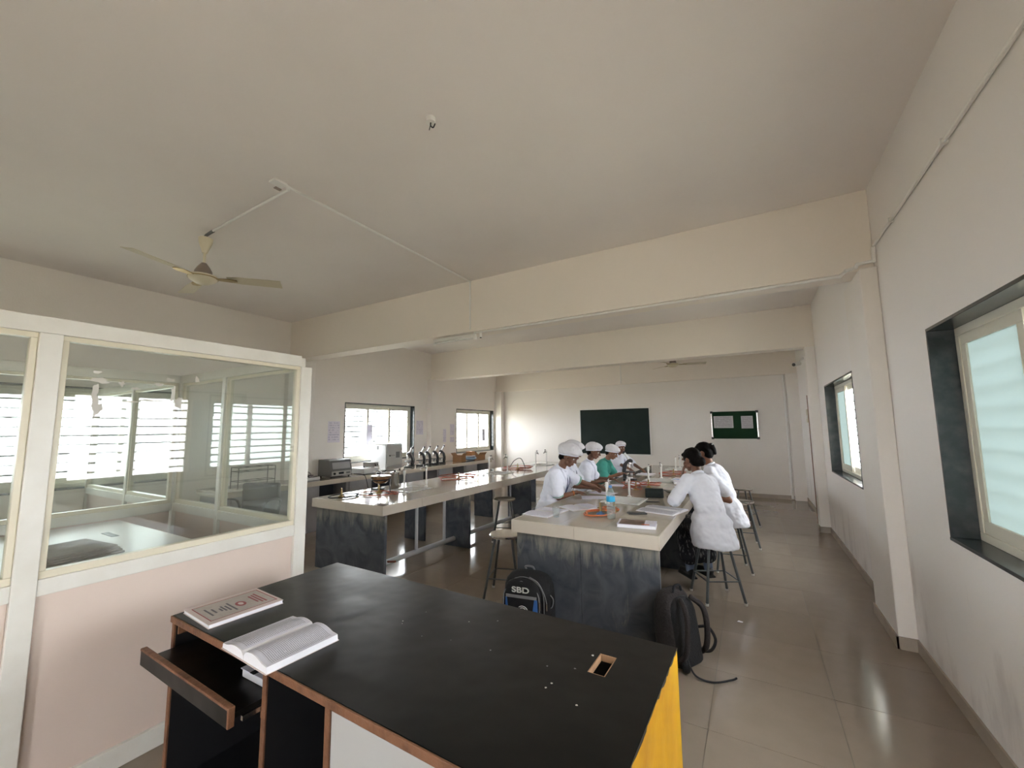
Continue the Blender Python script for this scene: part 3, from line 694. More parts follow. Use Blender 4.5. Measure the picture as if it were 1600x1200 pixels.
for (y0, y1, z0, z1, lab) in ((4.97, 5.237, 1.377, 1.78, 'large pale poster left of the incubator window'),
        (7.33, 7.57, 1.483, 1.819, 'pale poster just right of the incubator window'),
        (8.22, 8.44, 1.27, 1.61, 'lower pale poster on the wall between the far left windows'),
        (8.60, 8.78, 1.44, 1.74, 'upper narrow poster beside the cardboard box window'),
        (8.60, 8.78, 1.26, 1.40, 'small poster under the narrow poster beside the far window')):
    sheet('wall_poster', 'poster_print', (XL+0.002, (y0+y1)/2, (z0+z1)/2), y1-y0, z1-z0, lab, 'poster', '+X')
# ------------------------------------------------------------------ lab benches
TOP = 0.80
def bench(name, label, x0, x1, y0, y1, sinks, xs, panels, front_split=None):
    """worktop of tiles on a bed, tiled edge, stone end and cross slabs. xs: central column of the top (between the side columns)"""
    root = thing(name, label, 'lab bench', (0, 0, 0))
    et = 0.012
    bed = MB(); zb, zt = TOP-0.10, TOP-0.008
    # bed with openings under the sinks
    bed.box(x0+et, y0+et, zb, xs[0], y1-et, zt); bed.box(xs[1], y0+et, zb, x1-et, y1-et, zt)
    ys = y0+et
    for a, b in sinks: bed.box(xs[0], ys, zb, xs[1], a, zt); ys = b
    bed.box(xs[0], ys, zb, xs[1], y1-et, zt)
    bed.build('slab_bed', 'grout_light', root)
    g = 0.001; cache = {}
    def top_tile(xa, xb, ya, yb):
        key = (round(xb-xa, 3), round(yb-ya, 3))
        if key not in cache:
            me = MB().box(-(xb-xa)/2+g, -(yb-ya)/2+g, -0.008, (xb-xa)/2-g, (yb-ya)/2-g, 0).mesh('top_tile'); me.materials.append(MATS['bench_tile']); cache[key] = me
        o = bpy.data.objects.new('top_tile', cache[key]); COL.objects.link(o); o.parent = root; o.location = ((xa+xb)/2, (ya+yb)/2, TOP)
    L = 0.60
    for xa, xb in ((x0+et, xs[0]), (xs[1], x1-et)):
        y = y0+et
        while y < y1-et-0.01:
            e = min(y+L, y1-et); top_tile(xa, xb, y, e); y = e
    segs = []; y = y0+et
    for a, b in sinks: segs.append((y, a)); y = b
    segs.append((y, y1-et))
    for a, b in segs:
        n = max(1, round((b-a)/L))
        for k in range(n): top_tile(xs[0], xs[1], a+(b-a)*k/n, a+(b-a)*(k+1)/n)
    # edge tiles
    def edge(b): MB().box(*b).build('edge_tile', 'bench_edge', root, 0.0015)
    y = y0
    while y < y1-0.01:
        e = min(y+L, y1); edge((x0, y+g, zb-0.002, x0+et, e-g, TOP+0.001)); edge((x1-et, y+g, zb-0.002, x1, e-g, TOP+0.001)); y = e
    fs = front_split or [(x0+x1)/2]
    xx = [x0+et]+fs+[x1-et]
    for a, b in zip(xx[:-1], xx[1:]):
        edge((a+g, y0, zb-0.002, b-g, y0+et, TOP+0.001)); edge((a+g, y1-et, zb-0.002, b-g, y1, TOP+0.001))
    for b in panels: MB().box(*b).build('stone_slab', 'slate', root, 0.003)
    for a, b in sinks:   # sinks let into the top
        xa, xb = xs; s = MB(); d = 0.16; t = 0.012
        s.box(xa, a, TOP-d, xb, b, TOP-d+t)
        s.box(xa, a, TOP-d+t, xa+t, b, TOP-0.002); s.box(xb-t, a, TOP-d+t, xb, b, TOP-0.002)
        s.box(xa+t, a, TOP-d+t, xb-t, a+t, TOP-0.002); s.box(xa+t, b-t, TOP-d+t, xb-t, b, TOP-0.002)
        so = s.build('sink', 'sink_white', root, 0.004)
        rm = MB(); w_ = 0.022
        rm.box(xa-w_, a-w_, TOP, xb+w_, a+0.008, TOP+0.012); rm.box(xa-w_, b-0.008, TOP, xb+w_, b+w_, TOP+0.012)
        rm.box(xa-w_, a+0.008, TOP, xa+0.008, b-0.008, TOP+0.012); rm.box(xb-0.008, a+0.008, TOP, xb+w_, b-0.008, TOP+0.012)
        rm.build('sink_rim', 'sink_white', so, 0.004)
        MB().lathe([(0.022, 0), (0.022, 0.006)], 14, Matrix.Translation(((xa+xb)/2, (a+b)/2, TOP-d+t))).build('drain', 'steel', so, smooth=40)
    return root
A0, A1, AY0, AY1 = -1.90, -0.64, 3.23, 9.12
sinksA = [(4.42, 4.80), (6.36, 6.74), (8.25, 8.60)]
pA = [(A0+0.03, AY0+0.05, 0, -1.282, AY0+0.085, TOP-0.102), (-1.278, AY0+0.05, 0, A1-0.02, AY0+0.085, TOP-0.102)]
for y in (5.10, 7.05, 9.03): pA += [(A0+0.05, y, 0, -1.46, y+0.035, TOP-0.102), (-1.08, y, 0, A1-0.05, y+0.035, TOP-0.102)]
benchA = bench('lab_bench', 'tiled lab bench where the students sit, slate end panel toward the aisle', A0, A1, AY0, AY1, sinksA, (-1.45, -1.08), pA, [-1.31])
B0, B1, BY0, BY1 = -4.62, -3.42, 3.15, 9.12
sinksB = [(3.98, 4.40), (6.30, 6.62), (8.05, 8.42)]
pB = [(B0+0.03, BY0+0.05, 0, B1-0.02, BY0+0.085, TOP-0.102)]
for y in (4.66, 6.45, 8.2): pB += [(-3.86, y, 0, B1+0.02, y+0.035, TOP-0.102), (B0+0.03, y, 0, -4.20, y+0.035, TOP-0.102)]
benchB = bench('lab_bench', 'empty glossy tiled lab bench with copper water bath and taps', B0, B1, BY0, BY1, sinksB, (-4.20, -3.86), pB, [-4.02])

def pipework(root, xc, y0, y1, risers, zb=0.10):
    MB().tube([(xc, y0, zb+0.02), (xc, y1, zb-0.03)], 0.03, 10).build('drain_run', 'pvc_grey', root, smooth=40)
    for y, x in risers:
        MB().tube([(x, y, TOP-0.11), (x, y, zb+0.05), (xc, y, zb)], 0.02, 10).build('riser', 'pvc_grey', root, smooth=40)
    MB().cyl((xc+0.02, y0+0.18, zb+0.03), (xc+0.14, y0+0.18, zb+0.05), 0.012, n=8).build('valve', 'rubber_red', root, smooth=40)
    return root
pipework(benchB, -3.66, 3.26, 8.1, [(3.92, -3.66), (4.45, -3.66), (6.2, -3.66)])
pipework(benchA, -1.27, 3.4, 8.9, [(4.3, -1.27), (6.3, -1.27)])

def tap(x, y, rz, label, h=0.30, base=TOP+0.0005):
    t = thing('lab_tap', label, 'tap', (x, y, base), rz, 'taps on the benches')
    MB().lathe([(0.026, 0), (0.024, 0.012), (0.012, 0.02)], 14).build('flange', 'pvc_white', t, smooth=40)
    MB().lathe([(0.012, 0.015), (0.012, h-0.06), (0.016, h-0.05), (0.018, h-0.01), (0.016, h), (0.004, h+0.006)], 14).build('riser', 'pvc_white', t, smooth=50)
    MB().tube(spline([(0, 0, h-0.03), (0.05, 0, h-0.02), (0.10, 0, h-0.02), (0.125, 0, h-0.045)]), [0.013]*8+[0.012]*8+[0.009]*9, 10).build('spout', 'steel', t, smooth=180)
    k = MB().cyl((0.06, 0, h-0.02), (0.06, 0, h+0.03), 0.007).build('valve_stem', 'steel', t, smooth=40)
    MB().box(0.035, -0.007, h+0.025, 0.085, 0.007, h+0.035).build('lever', 'instrument_black', k, 0.003)
    return t
for (x, y, rz, lab) in ((-3.80, 3.84, PI*0.75, 'tap on the empty bench nearest the copper water bath'), (-4.03, 4.50, -PI/2, 'second tap on the empty bench, far side of its first sink'),
        (-4.10, 6.22, PI/2, 'tap before the middle sink of the empty bench'), (-4.02, 6.72, -PI/2, 'tap beyond the middle sink of the empty bench'),
        (-4.06, 7.97, PI/2, 'tap before the last sink of the empty bench'), (-4.06, 8.50, -PI/2, 'last tap at the far end of the empty bench'),
        (-1.28, 4.88, -PI/2, 'tap on the students\' bench just left of the pencil case'), (-1.38, 4.36, PI/2, 'nearest tap on the students\' bench behind the water bottle'),
        (-1.36, 6.28, PI/2, 'tap before the middle sink of the students\' bench'), (-1.28, 6.82, -PI/2, 'tap beyond the middle sink of the students\' bench'),
        (-1.27, 8.16, PI/2, 'tap before the last sink of the students\' bench'), (-1.27, 8.68, -PI/2, 'last tap at the far end of the students\' bench')):
    tap(x, y, rz, lab, 0.22 if x > -2 else 0.29)

# ------------------------------------------------------------------ instrument counter along the left wall
CX0, CX1, CY0, CY1, CZ = XL, -6.12, 2.9, 9.42, 0.79
ct = thing('instrument_counter', 'long stone topped instrument counter under the left windows', 'counter')
y = CY0
while y < CY1-0.01:
    e = min(y+0.9, CY1); MB().box(CX0+0.001, y+0.001, CZ-0.035, CX1-0.012, e-0.001, CZ).build('top_tile', 'bench_tile', ct); MB().box(CX1-0.012, y+0.001, CZ-0.075, CX1, e-0.001, CZ+0.001).build('edge_tile', 'bench_edge', ct, 0.0015); y = e
MB().box(CX0+0.001, CY0, CZ-0.075, CX1-0.012, CY1, CZ-0.036).build('slab_bed', 'grout_light', ct)
yy = [2.95, 4.28, 4.85, 5.35, 6.25, 6.75, 7.25, 7.75, 8.25, 8.75, 9.32]
for y in yy: MB().box(CX0+0.001, y, 0, CX1-0.06, y+0.06, CZ-0.076).build('support_wall', 'plaster_grey', ct, 0.004)
for k, (a, b) in enumerate(zip(yy[:-1], yy[1:])):
    if k in (0, 2, 4, 6, 8): MB().box(CX1-0.075, a+0.06, 0.0, CX1-0.045, b, CZ-0.076).build('front_panel', 'plaster_grey', ct, 0.004)
    else: MB().box(CX1-0.42, a+0.06, 0.0, CX1-0.40, b, CZ-0.076).build('gap_shade_panel', 'gap_shade', ct)  # added dark sheet stands in for the shade of the open gap

# ------------------------------------------------------------------ black demonstration table
dt = thing('demonstration_table', 'black laminate demonstration table with wooden edges and yellow side', 'table', (-1.28, 1.285, 0), math.radians(-1.2))
hx, hy, H_ = 0.97, 0.41, 0.80
HOLE = (0.755, 0.105, 0.815, 0.235)   # x0,y0,x1,y1 local
tp = MB(); x0, y0, x1, y1 = HOLE; zt0 = H_-0.024
tp.box(-hx, -hy, zt0, x0, hy, H_); tp.box(x1, -hy, zt0, hx, hy, H_); tp.box(x0, -hy, zt0, x1, y0, H_); tp.box(x0, y1, zt0, x1, hy, H_)
tp.box(hx, -hy, H_-0.003, hx+0.0132, hy, H_)
tpo = tp.build('table_top', 'black_laminate', dt)
ho = MB(); e = 0.004
ho.box(x0, y0, zt0+0.001, x0+e, y1, H_-0.001); ho.box(x1-e, y0, zt0+0.001, x1, y1, H_-0.001); ho.box(x0, y0, zt0+0.001, x1, y0+e, H_-0.001); ho.box(x0, y1-e, zt0+0.001, x1, y1, H_-0.001)
ho.build('cutout_edge', 'wood_raw', tpo)
MB().box(-hx, -hy-0.008, zt0-0.004, hx+0.002, -hy, H_-0.001).build('wood_edging', 'wood_edge', dt, 0.003)
MB().box(-hx-0.006, -hy-0.008, zt0-0.004, -hx, hy, H_-0.001).build('wood_edging', 'wood_edge', dt, 0.003)
def side(x0, x1, nm, mt, y0=-hy+0.006, y1=hy-0.01):
    o = MB().box(x0, y0, 0, x1, y1, zt0).build(nm, mt, dt)
    MB().box(x0-0.001, y0-0.008, 0, x1+0.001, y0, zt0).build('wood_lipping', 'wood_edge', o, 0.002)
    return o
side(-hx, -hx+0.022, 'end_panel', 'black_board'); MB().box(-hx+0.022, -hy+0.012, 0.722, -hx+0.030, hy-0.04, zt0).build('tray_batten', 'wood_edge', dt); side(-0.232, -0.210, 'divider', 'black_board'); side(0.115, 0.137, 'divider', 'black_board')
yp = MB().box(hx, -hy-0.004, 0, hx+0.012, hy, H_-0.0035).build('yellow_end_panel', 'yellow_paint', dt, 0.002)
random.seed(21)
pe = [(-hy, H_-0.0015)]+[(hy, H_-0.0015)]; yv = hy
while yv > -hy: pe.append((yv, H_-0.004-random.uniform(0, 0.011))); yv -= random.uniform(0.012, 0.04)
pe.append((-hy, H_-0.008))
MB().prism(pe, hx+0.012, hx+0.0128, Matrix(((0, 0, 1, 0), (1, 0, 0, 0), (0, 1, 0, 0), (0, 0, 0, 1)))).build('ragged_paint_edge', 'black_board', yp)
MB().box(hx-0.024, -hy+0.01, 0, hx-0.002, hy-0.012, zt0).build('end_panel', 'black_board', dt)
# ragged laminate lip above the yellow side
MB().box(-hx+0.022, hy-0.03, 0, hx-0.024, hy-0.012, zt0).build('back_panel', 'black_board', dt)
dr = MB().box(0.139, -hy+0.004, 0.05, hx-0.026, -hy+0.022, zt0-0.002).build('white_door', 'white_laminate', dt, 0.002)
MB().box(-0.21, -hy+0.03, 0.10, 0.115, hy-0.03, 0.118).build('shelf', 'black_board', dt)
MB().box(-hx+0.022, -hy+0.03, 0.10, -0.232, hy-0.03, 0.118).build('shelf', 'black_board', dt)
# pull-out tray, a hand's breadth open
tr = MB().box(-hx+0.04, -hy-0.09, 0.662, -0.245, hy-0.12, 0.678).build('tray_board', 'black_laminate', dt)
rl = MB().box(-hx+0.012, -hy-0.108, 0.648, -0.236, -hy-0.09, 0.702).build('tray_rail', 'black_laminate', tr)
MB().box(-hx+0.010, -hy-0.110, 0.702, -0.234, -hy-0.088, 0.712).build('rail_lipping', 'wood_edge', tr, 0.003)
MB().box(-0.236, -hy-0.110, 0.648, -0.226, -hy-0.088, 0.712).build('rail_end', 'wood_edge', tr, 0.003)
for s in (-0.247, -hx+0.03): MB().box(s, -hy-0.06, 0.645, s+0.012, hy-0.15, 0.66).build('slide_runner', 'steel', tr)
MB().box(-0.2565, -hy+0.01, 0.61, -0.2325, -hy+0.03, 0.64).build('runner_block', 'wood_edge', dt)
random.seed(3)
for k in range(14):   # chips and paint specks on the worn top
    x, y = random.uniform(-0.1, 0.8), random.uniform(-0.35, 0.3); r = random.uniform(0.0015, 0.0045)
    MB().prism([(x+r*math.cos(a)*random.uniform(.5, 1.2), y+r*math.sin(a)*random.uniform(.5, 1.2)) for a in [2*PI*i/7 for i in range(7)]], H_, H_+0.0006).build('paint_speck', 'tape_residue' if k % 2 else 'bag_grey', tpo)

ctb = thing('cabin_table', 'white topped table inside the glass cabin', 'table', (-3.70, 0.50, 0))
MB().box(-0.80, -0.85, 0.865, 0.72, 0.86, 0.90).build('table_top', 'table_top_white', ctb, 0.004)
MB().box(-0.30, 0.62, 0.90, -0.10, 0.66, 0.902).build('cable_slot', 'instrument_grey', ctb)
for x in (-0.74, 0.62):
    for y in (-0.8, 0.76): MB().box(x, y, 0, x+0.05, y+0.05, 0.865).build('leg', 'alu_white', ctb, 0.004)
fb = thing('folded_cloth', 'folded grey cloth lying on the white cabin table', 'cloth', (-3.42, 0.84, 0.902), 0.12)
for k in range(4): MB().box(-0.20+0.01*k, -0.16, k*0.014, 0.20, 0.16-0.012*k, k*0.014+0.013).build('fold', 'grey_fabric', fb, 0.006)

# ------------------------------------------------------------------ stools
def make_stool():
    t = thing('lab_stool', 'x', 'stool', (0, 0, 0), 0, 'round steel lab stools'); h = 0.585
    MB().lathe([(0.10, h-0.032), (0.150, h-0.03), (0.158, h-0.02), (0.158, h-0.008), (0.150, h-0.001), (0.06, h)], 28).build('seat', 'chrome', t, smooth=40)
    lg = None
    for k in range(4):
        a = PI/4+k*PI/2; c, s = math.cos(a), math.sin(a)
        l = MB().cyl((c*0.115, s*0.115, h-0.03), (c*0.245, s*0.245, 0.012), 0.0125, n=10).build('leg', 'stool_legs', t, smooth=40)
        MB().lathe([(0.015, 0), (0.015, 0.02)], 10, Matrix.Translation((c*0.245, s*0.245, 0))).build('foot_cap', 'tape_residue', l, smooth=40)
    f = 0.66; r = 0.115*(1-f)+0.255*f; z = (h-0.03)*(1-f)+0.012*f
    for k in range(4):
        a, b = PI/4+k*PI/2, PI/4+(k+1)*PI/2
        MB().cyl((r*math.cos(a), r*math.sin(a), z), (r*math.cos(b), r*math.sin(b), z), 0.006, n=6).build('stretcher', 'stool_legs', t)
    return t
stool0 = make_stool(); first = [True]
def stool(x, y, rz, label):
    s = stool0 if first[0] else copy_tree(stool0)
    first[0] = False
    s.location = (x, y, 0); s.rotation_euler = (0, 0, rz); s['label'] = label; return s
stool(-2.16, 3.56, 0.3, 'empty stool at the near left corner of the students\' bench')
stool(-3.22, 5.30, 0.5, 'empty stool beside the empty glossy bench')
stool(-3.22, 7.05, 0.2, 'farther empty stool tucked against the empty glossy bench')
STOOLS = dict(p5=(-0.385, 4.46), p6=(-0.30, 5.42), p1=(-2.10, 4.44), p1b=(-2.22, 5.02), p2=(-2.16, 5.72), p3=(-2.18, 6.42), p4=(-2.16, 7.58))
stool(*STOOLS['p5'], 0.506, 'stool under the student nearest the aisle')
stool(*STOOLS['p6'], 0.2, 'stool under the second student on the aisle side')
stool(-0.20, 6.55, 0.1, 'empty stool on the aisle just past the two seated students')
stool(-0.22, 7.90, 0.4, 'farthest empty stool on the aisle side')
stool(*STOOLS['p1'], 0.2, 'stool under the nearest capped student')
stool(*STOOLS['p1b'], 0.1, 'stool under the capped student hidden behind the nearest one')
stool(*STOOLS['p2'], 0.4, 'stool under the middle capped student')
stool(*STOOLS['p3'], 0.3, 'stool under the student in teal')
stool(*STOOLS['p4'], 0.1, 'stool under the capped student facing the photographer')
# ------------------------------------------------------------------ things on the demonstration table
def R2(x, y, a): return (x*math.cos(a)-y*math.sin(a), x*math.sin(a)+y*math.cos(a))
bk = thing('closed_book', 'closed pink bordered textbook with a red oval emblem on its cover', 'book', (-2.094, 1.064, TOP), math.radians(-4))
bw, bh, bt = 0.135, 0.150, 0.016           # half width (X), half height (Y)
MB().box(-bw, -bh, 0.0, bw, bh, 0.0015).build('back_cover', 'cover_pink', bk)
MB().box(-bw+0.003, -bh+0.003, 0.0015, bw-0.003, bh-0.003, bt-0.0015).build('page_block', 'paper', bk)
cv = MB().box(-bw, -bh, bt-0.0015, bw, bh, bt).build('front_cover', 'cover_pink', bk)
def flat(nm, mt, a, b, c, d, z=bt, par=None, h=0.0004): return MB().box(a, b, z, c, d, z+h).build(nm, mt, par or cv)
flat('printed_panel', 'cover_grey', -0.098, -0.125, 0.098, 0.132)
for a in ((-0.104, -0.131, 0.104, -0.127), (-0.104, 0.134, 0.104, 0.138), (-0.104, -0.131, -0.100, 0.138), (0.100, -0.131, 0.104, 0.138)): flat('border_line', 'pink_print', *a, z=bt+0.0002)
MB().prism([(0.012+0.032*math.cos(2*PI*k/24), 0.020+0.020*math.sin(2*PI*k/24)) for k in range(24)], bt+0.0004, bt+0.0009).build('emblem', 'pink_print', cv)
MB().prism([(0.012+0.018*math.cos(2*PI*k/18), 0.020+0.010*math.sin(2*PI*k/18)) for k in range(18)], bt+0.0009, bt+0.0012).build('emblem_centre', 'cover_pink', cv)
for x0, x1, y in ((-0.06, 0.075, 0.100), (-0.05, 0.07, 0.086), (-0.045, 0.055, 0.072), (-0.045, 0.07, -0.020), (-0.02, 0.05, -0.036), (-0.03, 0.04, -0.05), (-0.01, 0.03, -0.062), (-0.03, 0.03, -0.085), (-0.05, 0.05, -0.105)):
    flat('title_line', 'ink' if y < 0 else 'pink_print', x0, y, x1, y+0.007, z=bt+0.0004)

def open_book(name, label, loc, rz, wd, ht, th_l, th_r, pm='page_print', sag=0.010, cover=None):
    """wd: width of one page (local x), ht: page height (local y); spine along y"""
    b = thing(name, label, 'book', loc, rz)
    for s, th in ((-1, th_l), (1, th_r)):
        n = 10; prof = []
        for k in range(n+1):
            t = k/n; z = th*(1-0.25*t*t)+sag*math.sin(PI*min(1, t*1.25))*0.8-(0.75*th if t == 0 else 0)*0.5
            prof.append((s*(0.002+wd*t), z))
        poly = prof+[(s*(0.002+wd*1.02), 0.002), (s*0.002, 0.002)]
        M = Matrix(((1, 0, 0, 0), (0, 0, -1, ht/2), (0, 1, 0, 0), (0, 0, 0, 1)))
        pb = MB().prism(poly, 0, ht, M).build('page_block', 'paper', b, smooth=35)
        # printed leaf lying on the block
        vs = []; fs = []
        for k, (x, z) in enumerate(prof[1:]):
            vs += [(x, -ht/2+0.004, z+0.0008), (x, ht/2-0.004, z+0.0008)]
        for k in range(len(prof)-2):
            q = (2*k, 2*k+2, 2*k+3, 2*k+1); fs.append(q if s > 0 else q[::-1])
        vs2 = [(x, y, z-0.0006) for x, y, z in vs]; n2 = len(vs)
        fs2 = [tuple(i+n2 for i in f[::-1]) for f in fs]
        m = MB(); m.add(vs+vs2, fs+fs2); m.build('printed_leaf', pm, pb, smooth=180)
    MB().box(-wd-0.006, -ht/2-0.004, 0, wd+0.006, ht/2+0.004, 0.002).build('cover', cover or 'cover_pink', b)
    return b
open_book('open_book', 'thick open textbook with dense print on the black table', (-1.592, 0.982, TOP), math.radians(-3), 0.155, 0.262, 0.024, 0.030, sag=0.012)
ib = thing('stored_book', 'white book with black straps lying inside the pull-out tray', 'book', (-1.64, 0.98, 0.679), 0.0)
MB().box(-0.09, -0.06, 0, 0.09, 0.06, 0.028).build('page_block', 'paper', ib, 0.003)
MB().box(-0.095, -0.063, 0.028, 0.095, 0.063, 0.031).build('cover', 'paper_lilac', ib)
MB().box(-0.03, -0.065, 0.031, -0.005, 0.065, 0.033).build('strap', 'bag_black', ib)
MB().box(-0.022, -0.03, 0.033, 0.012, 0.005, 0.034).build('printed_label', 'paper', ib)

# ------------------------------------------------------------------ things on the students' bench
z = TOP+0.0012
open_book('open_book', 'open white notebook at the near left corner of the students\' bench', (-1.755, 3.64, z), math.radians(90-6), 0.20, 0.27, 0.012, 0.010, 'page_faint', 0.006)
open_book('open_book', 'open notebook behind the drinking glass on the students\' bench', (-1.55, 4.02, z), math.radians(55), 0.17, 0.26, 0.010, 0.008, 'page_faint', 0.006)
def loose(label, x, y, wd, ht, rz, mt='page_faint', k=0.001):
    o = MB().box(-wd/2, -ht/2, 0, wd/2, ht/2, k).build('paper_sheet', mt); o.location = (x, y, z); o.rotation_euler = (0, 0, rz); return tag(o, label, 'paper')
loose('loose white sheet under the hands of the nearest capped student', -1.62, 4.66, 0.30, 0.22, 0.4)
loose('loose white sheet beside the nearest tap on the students\' bench', -1.64, 5.02, 0.30, 0.21, -0.2)
loose('white sheet in front of the middle capped student', -1.70, 5.75, 0.28, 0.2, 0.2)
def tumbler(label, x, y, h=0.088, r0=0.026, r1=0.036):
    g = thing('drinking_glass', label, 'glass', (x, y, z))
    MB().lathe([(r0, 0), (r1, h), (r1-0.002, h), (r0-0.002, 0.006)], 24, cap=False).build('wall', 'beaker_glass', g, smooth=50)
    MB().lathe([(r0, 0), (r0, 0.006)], 24).build('base', 'beaker_glass', g, smooth=40)
    MB().tube([((r1-0.001)*math.cos(2*PI*k/24), (r1-0.001)*math.sin(2*PI*k/24), h) for k in range(24)], 0.0018, 6, True).build('rim', 'steel', g, smooth=180)
tumbler('clear drinking glass between the two open notebooks', -1.585, 3.50)
bo = thing('water_bottle', 'clear plastic water bottle with blue label and cap', 'bottle', (-1.125, 3.655, z))
MB().lathe([(0.030, 0), (0.036, 0.006), (0.037, 0.05), (0.034, 0.06), (0.037, 0.07), (0.037, 0.10), (0.034, 0.12), (0.037, 0.13), (0.0375, 0.20), (0.034, 0.225), (0.022, 0.25), (0.0135, 0.262), (0.0135, 0.275)], 28, cap=False).build('bottle_body', 'bottle_plastic', bo, smooth=50)
MB().lathe([(0.0378, 0.150), (0.0382, 0.152), (0.0382, 0.192), (0.0378, 0.194)], 28, cap=False).build('label_band', 'label_blue', bo, smooth=50)
MB().lathe([(0.0152, 0.268), (0.0155, 0.270), (0.0155, 0.286), (0.0145, 0.289)], 20).build('cap', 'cap_blue', bo, smooth=40)
MB().lathe([(0.032, 0.003), (0.0355, 0.008), (0.0355, 0.105)], 28).build('water', 'bottle_plastic', bo, smooth=40)
rb = thing('record_book', 'glossy record book with brown picture cover beside the water bottle', 'book', (-0.865, 3.50, z), math.radians(8))
MB().box(-0.15, -0.10, 0, 0.15, 0.105, 0.002).build('back_cover', 'paper', rb)
MB().box(-0.147, -0.098, 0.002, 0.147, 0.102, 0.024).build('page_block', 'paper', rb, 0.002)
fc = MB().box(-0.15, -0.10, 0.024, 0.15, 0.105, 0.0255).build('front_cover', 'paper_lilac', rb)
MB().box(-0.135, -0.085, 0.0255, 0.06, 0.10, 0.0260).build('cover_picture', 'cover_brown', fc)
MB().box(0.07, -0.03, 0.0255, 0.13, 0.09, 0.0260).build('cover_panel', 'poster_print', fc)
MB().box(0.04, -0.075, 0.0260, 0.10, -0.045, 0.0265).build('cover_patch', 'orange_print', fc)
ph = thing('mobile_phone', 'black mobile phone lying flat near the open file', 'phone', (-0.98, 3.98, z), math.radians(28))
MB().box(-0.085, -0.042, 0, 0.085, 0.042, 0.009).build('case', 'instrument_black', ph, 0.004)
MB().box(-0.080, -0.038, 0.009, 0.080, 0.038, 0.0098).build('screen', 'display', ph)
fi = open_book('open_file', 'large open file of pages under the elbow of the aisle student', (-0.80, 4.22, z), math.radians(75), 0.17, 0.36, 0.012, 0.016, 'page_print', 0.006)
pn = thing('pen', 'black pen lying beside the pencil case', 'pen', (-0.97, 4.64, z+0.006), math.radians(20))
MB().cyl((-0.07, 0, 0), (0.05, 0, 0), 0.006, n=10).build('barrel', 'instrument_black', pn, smooth=40); MB().cyl((0.05, 0, 0), (0.072, 0, 0), 0.006, 0.001, n=10).build('tip', 'instrument_black', pn, smooth=40)
pc = thing('pencil_case', 'dark green zipped pencil case on the students\' bench', 'pencil case', (-1.02, 4.98, z), math.radians(12))
prof = [(-0.048, 0), (0.048, 0), (0.048, 0.05), (0.02, 0.098), (-0.02, 0.10), (-0.048, 0.055)]
MB().prism(prof, -0.10, 0.10, Matrix(((0, 0, 1, 0), (1, 0, 0, 0), (0, 1, 0, 0), (0, 0, 0, 1)))).build('pouch', 'case_green', pc, 0.012, seg=3)
MB().tube([(-0.095, 0.0, 0.101), (0.095, 0.0, 0.101)], 0.003).build('zip', 'bag_grey', pc, smooth=40)
for k in range(2): MB().ell((0.14+0.02*k, -0.01*k, 0.008), 0.009).build('zip_charm', 'instrument_black', pc, smooth=180)
ds = thing('shallow_dish', 'shallow white dish with dark underside on the students\' bench', 'dish', (-0.90, 5.40, z), 0.2)
MB().lathe([(0.05, 0), (0.08, 0.018)], 24).build('foot', 'instrument_grey', ds, smooth=40)
MB().lathe([(0.07, 0.016), (0.115, 0.040), (0.122, 0.048), (0.115, 0.047), (0.07, 0.024)], 28).build('bowl', 'sink_white', ds, smooth=60)
for k, (x, y, s, lab, mt) in enumerate(((-0.93, 6.40, 0.02, 'stack base book beyond the shallow dish', 'paper_lilac'),)):
    st = thing('exercise_book', 'thick exercise book lying beyond the shallow dish', 'book', (x, y, z), 0.25)
    MB().box(-0.11, -0.15, 0, 0.11, 0.15, 0.03).build('page_block', 'paper', st, 0.003); MB().box(-0.112, -0.152, 0.03, 0.112, 0.152, 0.033).build('cover', 'paper_lilac', st)
st = thing('exercise_book', 'red and blue covered exercise book lying on the thick one', 'book', (-0.94, 6.42, z+0.0335), -0.1)
MB().box(-0.10, -0.13, 0, 0.10, 0.13, 0.018).build('page_block', 'paper', st, 0.003); c_ = MB().box(-0.102, -0.132, 0.018, 0.102, 0.132, 0.021).build('cover', 'paper', st)
MB().box(-0.09, -0.12, 0.021, 0.09, -0.02, 0.0215).build('cover_stripe', 'cap_blue', c_); MB().box(-0.09, 0.02, 0.021, 0.09, 0.05, 0.0215).build('cover_stripe', 'pink_print', c_)
st = thing('exercise_book', 'flat exercise book on the right edge of the students\' bench', 'book', (-0.80, 5.85, z), 0.5)
MB().box(-0.10, -0.13, 0, 0.10, 0.13, 0.012).build('page_block', 'paper', st, 0.002); MB().box(-0.102, -0.132, 0.012, 0.102, 0.132, 0.014).build('cover', 'paper_lilac', st)
open_book('open_notebook', 'open white notebook in front of the student in teal', (-1.42, 6.02, z), math.radians(100), 0.17, 0.24, 0.012, 0.014, 'page_faint', 0.012)
open_book('open_notebook', 'open notebook in front of the student facing the photographer', (-1.62, 7.30, z), math.radians(80), 0.15, 0.22, 0.01, 0.01, 'page_faint', 0.008)

